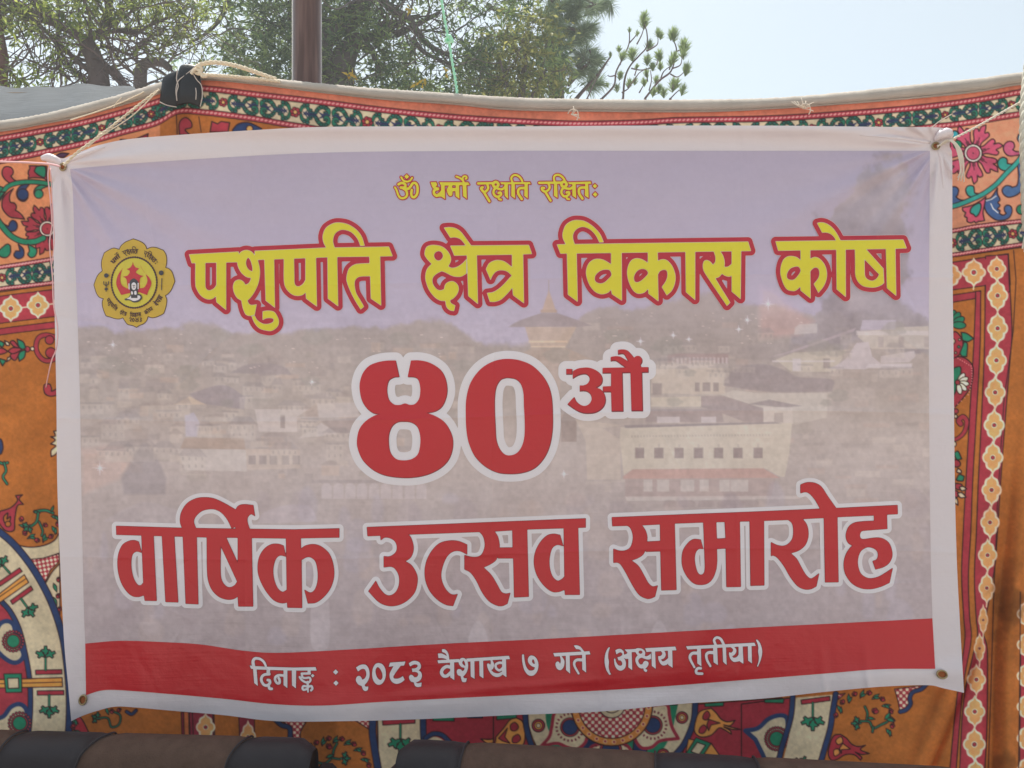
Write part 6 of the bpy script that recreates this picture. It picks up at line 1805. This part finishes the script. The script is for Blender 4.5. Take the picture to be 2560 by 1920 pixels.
link("twigs", tube_mesh(tw2, [M_bark], 4), lt2)
grow_leaves(tips2, 1500, lambda p: True, (.05, .12), (.02, .036), ((.06, .11, .025), (.20, .27, .06)), "crown", lt2, clump=6, spread=.10)

# centre: dense broadleaf tree
YC = 11.0
ct = tree_root("broadleaf_tree", "dense dark green tree with stout curving limbs behind the pole, at centre", 850, YC)
L2 = [limb([(858, 1256), (850, 700), (842, 300), (848, 205), (858, 150), (880, 112), (905, 98)], 120, 34, 11, 11),
      limb([(790, 260), (800, 110), (830, 74), (870, 50), (900, 20), (925, -60)], 70, 44, 11.2, 11),
      limb([(905, 100), (930, 92), (970, 72), (1010, 50), (1050, 40)], 26, 10, 11, 11.2), limb([(895, 105), (925, 120), (940, 150), (948, 180)], 22, 9, 11, 10.8),
      limb([(930, -40), (975, 20), (1020, 45), (1048, 88), (1080, 118), (1125, 140)], 24, 10, 10.7, 10.9), limb([(1030, 95), (1060, 130), (1100, 150), (1150, 170)], 14, 5, 10.8, 10.9),
      limb([(990, 85), (1010, 78), (1060, 52), (1100, 30)], 20, 8, 11, 11.2), limb([(760, -60), (730, 10), (725, 50), (700, 90)], 20, 8, 11.4, 11.4), limb([(640, 165), (680, 185), (700, 210)], 16, 18, 11.5, 11.5),
      limb([(350, 240), (352, 180), (362, 160), (400, 155), (425, 172)], 34, 18, 10.6, 10.6), limb([(590, -60), (560, 30), (520, 80), (470, 110)], 16, 5, 11.3, 11)]
tips3 = []; tw3 = []
for P, R, _ in L2[1:]:
    for i in range(2, len(P) - 1, 3):
        d = P[i+1] - P[i-1]
        twig(P[i], d/np.linalg.norm(d) + tr_.normal(0, .8, 3), tr_.uniform(.6, 1.3), min(R[i]*.25, .02) + .004, 2, tw3, tips3)
link("trunk", tube_mesh(L2, [M_bark2], 10), ct); link("twigs", tube_mesh(tw3, [M_bark2], 4), ct)
# leaf clusters through the crown's volume, in clumps with gaps between
cl = []
cl_noise = noise2(200, 400, 16, 77, 4)
def crown_d(x, y):
    """how likely a clump of leaves is at this pixel"""
    e = smoothstep(1440, 1350, x + 20*math.sin(y/40)) * smoothstep(330, 620, x)
    nn = cl_noise[int(np.clip((y + 700)/5, 0, 199)), int(np.clip((x - 200)/4, 0, 399))]
    return e*(.22 + .78*smoothstep(.36, .56, nn))*(.45 + .55*smoothstep(300, 720, x))
while len(cl) < 4200:
    x = tr_.uniform(330, 1480); y = tr_.uniform(-330, 300)
    if tr_.random() < crown_d(x, y): cl.append(W(x, y, tr_.uniform(10.2, 12.0)))
C, D, Nn, K = [], [], [], []
for c in cl:
    a0 = tr_.uniform(0, 6.28); ax = tr_.normal(0, .5, 3) + np.array([0, -.2, .7]); ax /= np.linalg.norm(ax)
    s = np.cross(ax, (1, .2, .1)); s /= np.linalg.norm(s); t2 = np.cross(ax, s); tint = tr_.random()**1.1
    for k in range(8):
        a = a0 + k*.785 + tr_.normal(0, .2); d = math.cos(a)*s + math.sin(a)*t2 + ax*tr_.uniform(-.2, .5)
        C.append(c + d*.02 + tr_.normal(0, .045, 3)); D.append(d); Nn.append(ax + tr_.normal(0, .25, 3)); K.append(tint)
m = len(C); K = np.array(K)[:, None]
cols = (np.array((.048, .092, .050))*(1 - K) + np.array((.18, .245, .095))*K)*tr_.uniform(.6, 1.4, (m, 1))
link("crown", leaf_mesh("crown", C, D, Nn, tr_.uniform(.09, .16, m), tr_.uniform(.024, .042, m), cols, M_leaf), ct)
# a few yellow blossoms-like young leaves
C, D, Nn = [], [], []
for (x, y) in ((875, 190), (885, 186), (1026, 22), (1114, 180), (1060, 212), (1046, 208), (880, 195)):
    for k in range(5): C.append(W(x + tr_.normal(0, 4), y + tr_.normal(0, 3), 10.2)); D.append(tr_.normal(0, 1, 3)); Nn.append(tr_.normal(0, 1, 3) + np.array([0, -1, 0]))
m = len(C); o = link("young_leaves", leaf_mesh("young_leaves", C, D, Nn, tr_.uniform(.07, .11, m), tr_.uniform(.03, .045, m), np.tile((.55, .45, .06), (m, 1)), M_leaf), ct); o["label"] = "bright yellow young leaves"

# right of it: a shrubby yellow-green bush top and two pines
bt = tree_root("yellow_green_tree", "smaller yellow-green leafy tree top between the dense tree and the pines", 1300, 10.0)
L4 = [limb([(1305, 1285), (1300, 600), (1300, 300), (1310, 180), (1320, 100)], 40, 6, 10, 10), limb([(1302, 320), (1270, 220), (1250, 150)], 12, 4, 10, 9.9), limb([(1303, 300), (1340, 220), (1365, 170)], 12, 4, 10, 10.1)]
tips4, tw4 = [], []
for P, R, _ in L4:
    for i in range(len(P)//2, len(P) - 1, 1):
        twig(P[i], P[i+1] - P[i-1] + tr_.normal(0, .25, 3), tr_.uniform(.3, .6), .008, 2, tw4, tips4)
link("trunk", tube_mesh(L4, [M_bark2], 8), bt); link("twigs", tube_mesh(tw4, [M_bark2], 4), bt)
grow_leaves(tips4, 2200, lambda p: 1225 < pxof(p)[0] < 1395, (.06, .11), (.024, .042), ((.06, .09, .035), (.22, .23, .08)), "crown", bt, clump=5, spread=.12)

def needles(cent, axis, n, L, spread, out, droop=0.0, w=.0055):
    ax = np.array(axis, float); ax /= np.linalg.norm(ax)
    s = np.cross(ax, (.3, 1, .2)); s /= np.linalg.norm(s); t2 = np.cross(ax, s)
    for k in range(n):
        a = tr_.uniform(0, 6.283); q = abs(tr_.normal(0, spread)); f = tr_.uniform(-.5, .35)
        d = ax + (math.cos(a)*s + math.sin(a)*t2)*q; d[2] -= droop*tr_.uniform(.3, 1); d /= np.linalg.norm(d)
        out.append((np.array(cent) + ax*f*L*.8, d, L*tr_.uniform(.75, 1.15), w))
def needle_mesh(nm, lst, base, parent):
    C = np.array([q[0] for q in lst]); D = np.array([q[1] for q in lst]); l = np.array([q[2] for q in lst])[:, None]; w = np.array([q[3] for q in lst])[:, None]
    S = np.cross(D, np.array((0.1, 1, .15))); S /= np.linalg.norm(S, axis=1)[:, None] + 1e-9
    tip = C + D*l - np.array((0, 0, .10))*l*(1 - D[:, 2:3])
    mid = C + D*l*.55
    V = np.stack([C - S*w*.3, C + S*w*.3, mid + S*w*.5, mid - S*w*.5, tip], 1).reshape(-1, 3); n = len(C); b = np.arange(n)[:, None]*5
    col = np.repeat(green_cols(n, base, .3), 5, 0)
    link(nm, mesh_from(nm, V, [(b + np.array([0, 1, 2, 3]), 0), (b + np.array([3, 2, 4]), 0)], [M_needle], False, col), parent)
def p2(s, Y):
    return [(1280 + float(a.split(',')[0])/3.456, float(a.split(',')[1])/3.456) for a in s.split()]
NB = ((.10, .15, .075), (.21, .29, .13))
yp = tree_root("pine_tree", "young pine top with upright needle tufts against open sky", 1590, 9.5)
br = ["780,850 880,740 900,620 960,500 1010,380 1015,280", "960,850 975,680 1020,570 1100,480 1165,400 1165,280 1142,210", "1160,440 1250,390 1262,330", "1150,850 1270,700 1370,620 1410,500 1420,420 1397,350", "1410,450 1475,420 1482,400",
      "1390,590 1455,560 1470,480", "1370,640 1430,665 1495,615", "1370,850 1430,790 1478,765", "1000,760 1050,700 1100,630 1168,590", "1185,780 1205,690 1195,610", "1280,700 1310,620 1385,560", "1030,590 1110,605 1200,590", "650,850 720,700 790,590 850,490", "1015,370 1060,320 1078,290", "900,650 850,660 825,650", "1080,380 1125,290 1140,220", "950,800 1010,760 1010,720", "1215,790 1262,760", "1250,560 1262,510", "1100,800 1140,730", "935,560 950,490", "1060,650 1080,580 1070,560", "1360,600 1385,510", "1390,760 1392,730", "1170,700 1165,640", "1250,720 1243,690"]
paths = []
for i, s in enumerate(br):
    q = p2(s, 9.5); k = .9 if i in (0, 1, 3) else .6
    paths.append(limb(q, 6.5*k, 3*k, 9.5 + .2*math.sin(i*2.1), 9.5 + .2*math.sin(i*2.1 + 1)))
for (x0, s) in (("1502,260", "1503,246"), ("1557,260", "1557,246"), ("1610,260", "1613,246"), ("1676,260", "1676,246"), ("1468,260", "1468,246")):
    a = [float(v) for v in s.split(',')]
    paths.append(limb([(1590, 1302), (1588, 700), (1575 + (a[0]-1590)*.3, 420), (a[0] - (a[0]-1575)*.15, 320), (a[0], a[1])], 14, 7, 9.5, 9.5))
link("trunk", tube_mesh(paths, [M_bark], 6), yp)
nl = []
for (x, y, L, n) in ((1140, 190, 90, 70), (1135, 140, 70, 40), (1015, 262, 36, 22), (925, 420, 48, 30), (1262, 285, 70, 55), (1285, 310, 50, 30), (1398, 300, 95, 75), (1370, 310, 60, 30), (1482, 400, 100, 80), (1480, 460, 80, 40), (1178, 395, 70, 55), (1275, 480, 80, 55), (1390, 500, 80, 60), (1375, 540, 60, 30), (1500, 600, 85, 65), (1168, 520, 70, 55), (1215, 575, 60, 55), (1282, 575, 55, 35), (1040, 470, 85, 80), (950, 485, 70, 50), (1165, 635, 60, 40), (1243, 690, 60, 40), (1142, 712, 55, 35), (1010, 722, 60, 45), (1265, 770, 60, 50), (1390, 735, 85, 75), (1425, 720, 60, 30), (1470, 775, 75, 40), (850, 475, 40, 18), (930, 655, 60, 45), (1075, 575, 40, 20), (1080, 290, 40, 18), (822, 735, 30, 14), (905, 760, 60, 30), (1310, 800, 70, 40), (1220, 800, 60, 40), (1060, 700, 50, 25)):
    Y = 9.5 + tr_.uniform(-.2, .2)
    c = W(1280 + x/3.456, (y + L*.35)/3.456, Y); Lm = L*.75/3.456/FPX*Y
    needles(c, (tr_.normal(.05, .15), tr_.normal(-.1, .2), 1), int(n*3.0), Lm*1.35, .62, nl, 0, .0052)
needle_mesh("needles", nl, NB, yp)

tp = tree_root("pine_tree", "tall pine with drooping grey-green needle clusters beside the dense tree", 1420, 12.0)
paths = [limb([(1400, 1231), (1395, 600), (1390, 200), (1385, 0), (1380, -300), (1378, -500)], 60, 18, 12.3, 12.3)]
for s in ("-300,-150 200,-60 450,40 640,60 780,20", "-200,60 200,180 430,230 600,270 680,290", "-100,300 250,330 420,380 560,350", "300,-150 560,-40 700,30", "0,430 220,470 420,430 520,380", "520,900 600,800 700,690 780,590 850,490", "480,740 580,630 650,560 690,500 670,430", "560,560 600,590 640,560", "100,650 300,640 520,560"):
    paths.append(limb(p2(s, 12), 12, 4, 12.2, 11.8))
link("trunk", tube_mesh(paths, [M_bark], 6), tp)
nl = []
for (x, y) in ((820, 30), (780, 60), (700, 70), (640, 100), (690, 20), (560, 60), (600, 20), (540, 170), (650, 230), (600, 280), (500, 260), (450, 300), (520, 330), (420, 220), (380, 330), (330, 400), (480, 400), (450, 160), (350, 120), (400, 60), (300, 60), (560, 350), (620, 320), (470, 60), (520, 120), (580, 230), (400, 420), (300, 250), (350, 200), (260, 160), (240, 330), (500, 20), (440, 480), (380, 520), (300, 500), (670, 440), (690, 490), (600, 530), (715, 540), (650, 620), (700, 640), (560, 640), (500, 600), (720, 720), (640, 740), (590, 480)):
    for j in range(2):
        Y = tr_.uniform(11.7, 12.4); c = W(1280 + (x + tr_.normal(0, 14))/3.456, (y + tr_.normal(0, 12))/3.456, Y)
        needles(c, (tr_.normal(.5, .5), tr_.normal(0, .5), tr_.normal(.35, .4)), 80, .21, .9, nl, .5, .0065)
for k in range(60):
    c = W(tr_.uniform(1250, 1470), tr_.uniform(-350, -20), tr_.uniform(11.6, 12.8)); needles(c, (tr_.normal(0, .6), tr_.normal(0, .5), .4), 70, .22, .9, nl, .5, .0065)
needle_mesh("needles", nl, ((.09, .135, .09), (.19, .25, .15)), tp)

# ------------------------------------------------------------------ dusty air
M_haze = bpy.data.materials.new("dusty_air"); M_haze.use_nodes = True; nt = M_haze.node_tree
for n in list(nt.nodes): nt.nodes.remove(n)
pv = nt.nodes.new("ShaderNodeVolumePrincipled"); ho = nt.nodes.new("ShaderNodeOutputMaterial")
pv.inputs['Color'].default_value = (.92, .94, .96, 1); pv.inputs['Density'].default_value = .007; pv.inputs['Anisotropy'].default_value = .3
nt.links.new(pv.outputs[0], ho.inputs['Volume'])
slab(-28, 28, -12, 24, -1, 13, M_haze, "haze", None)["kind"] = "stuff"
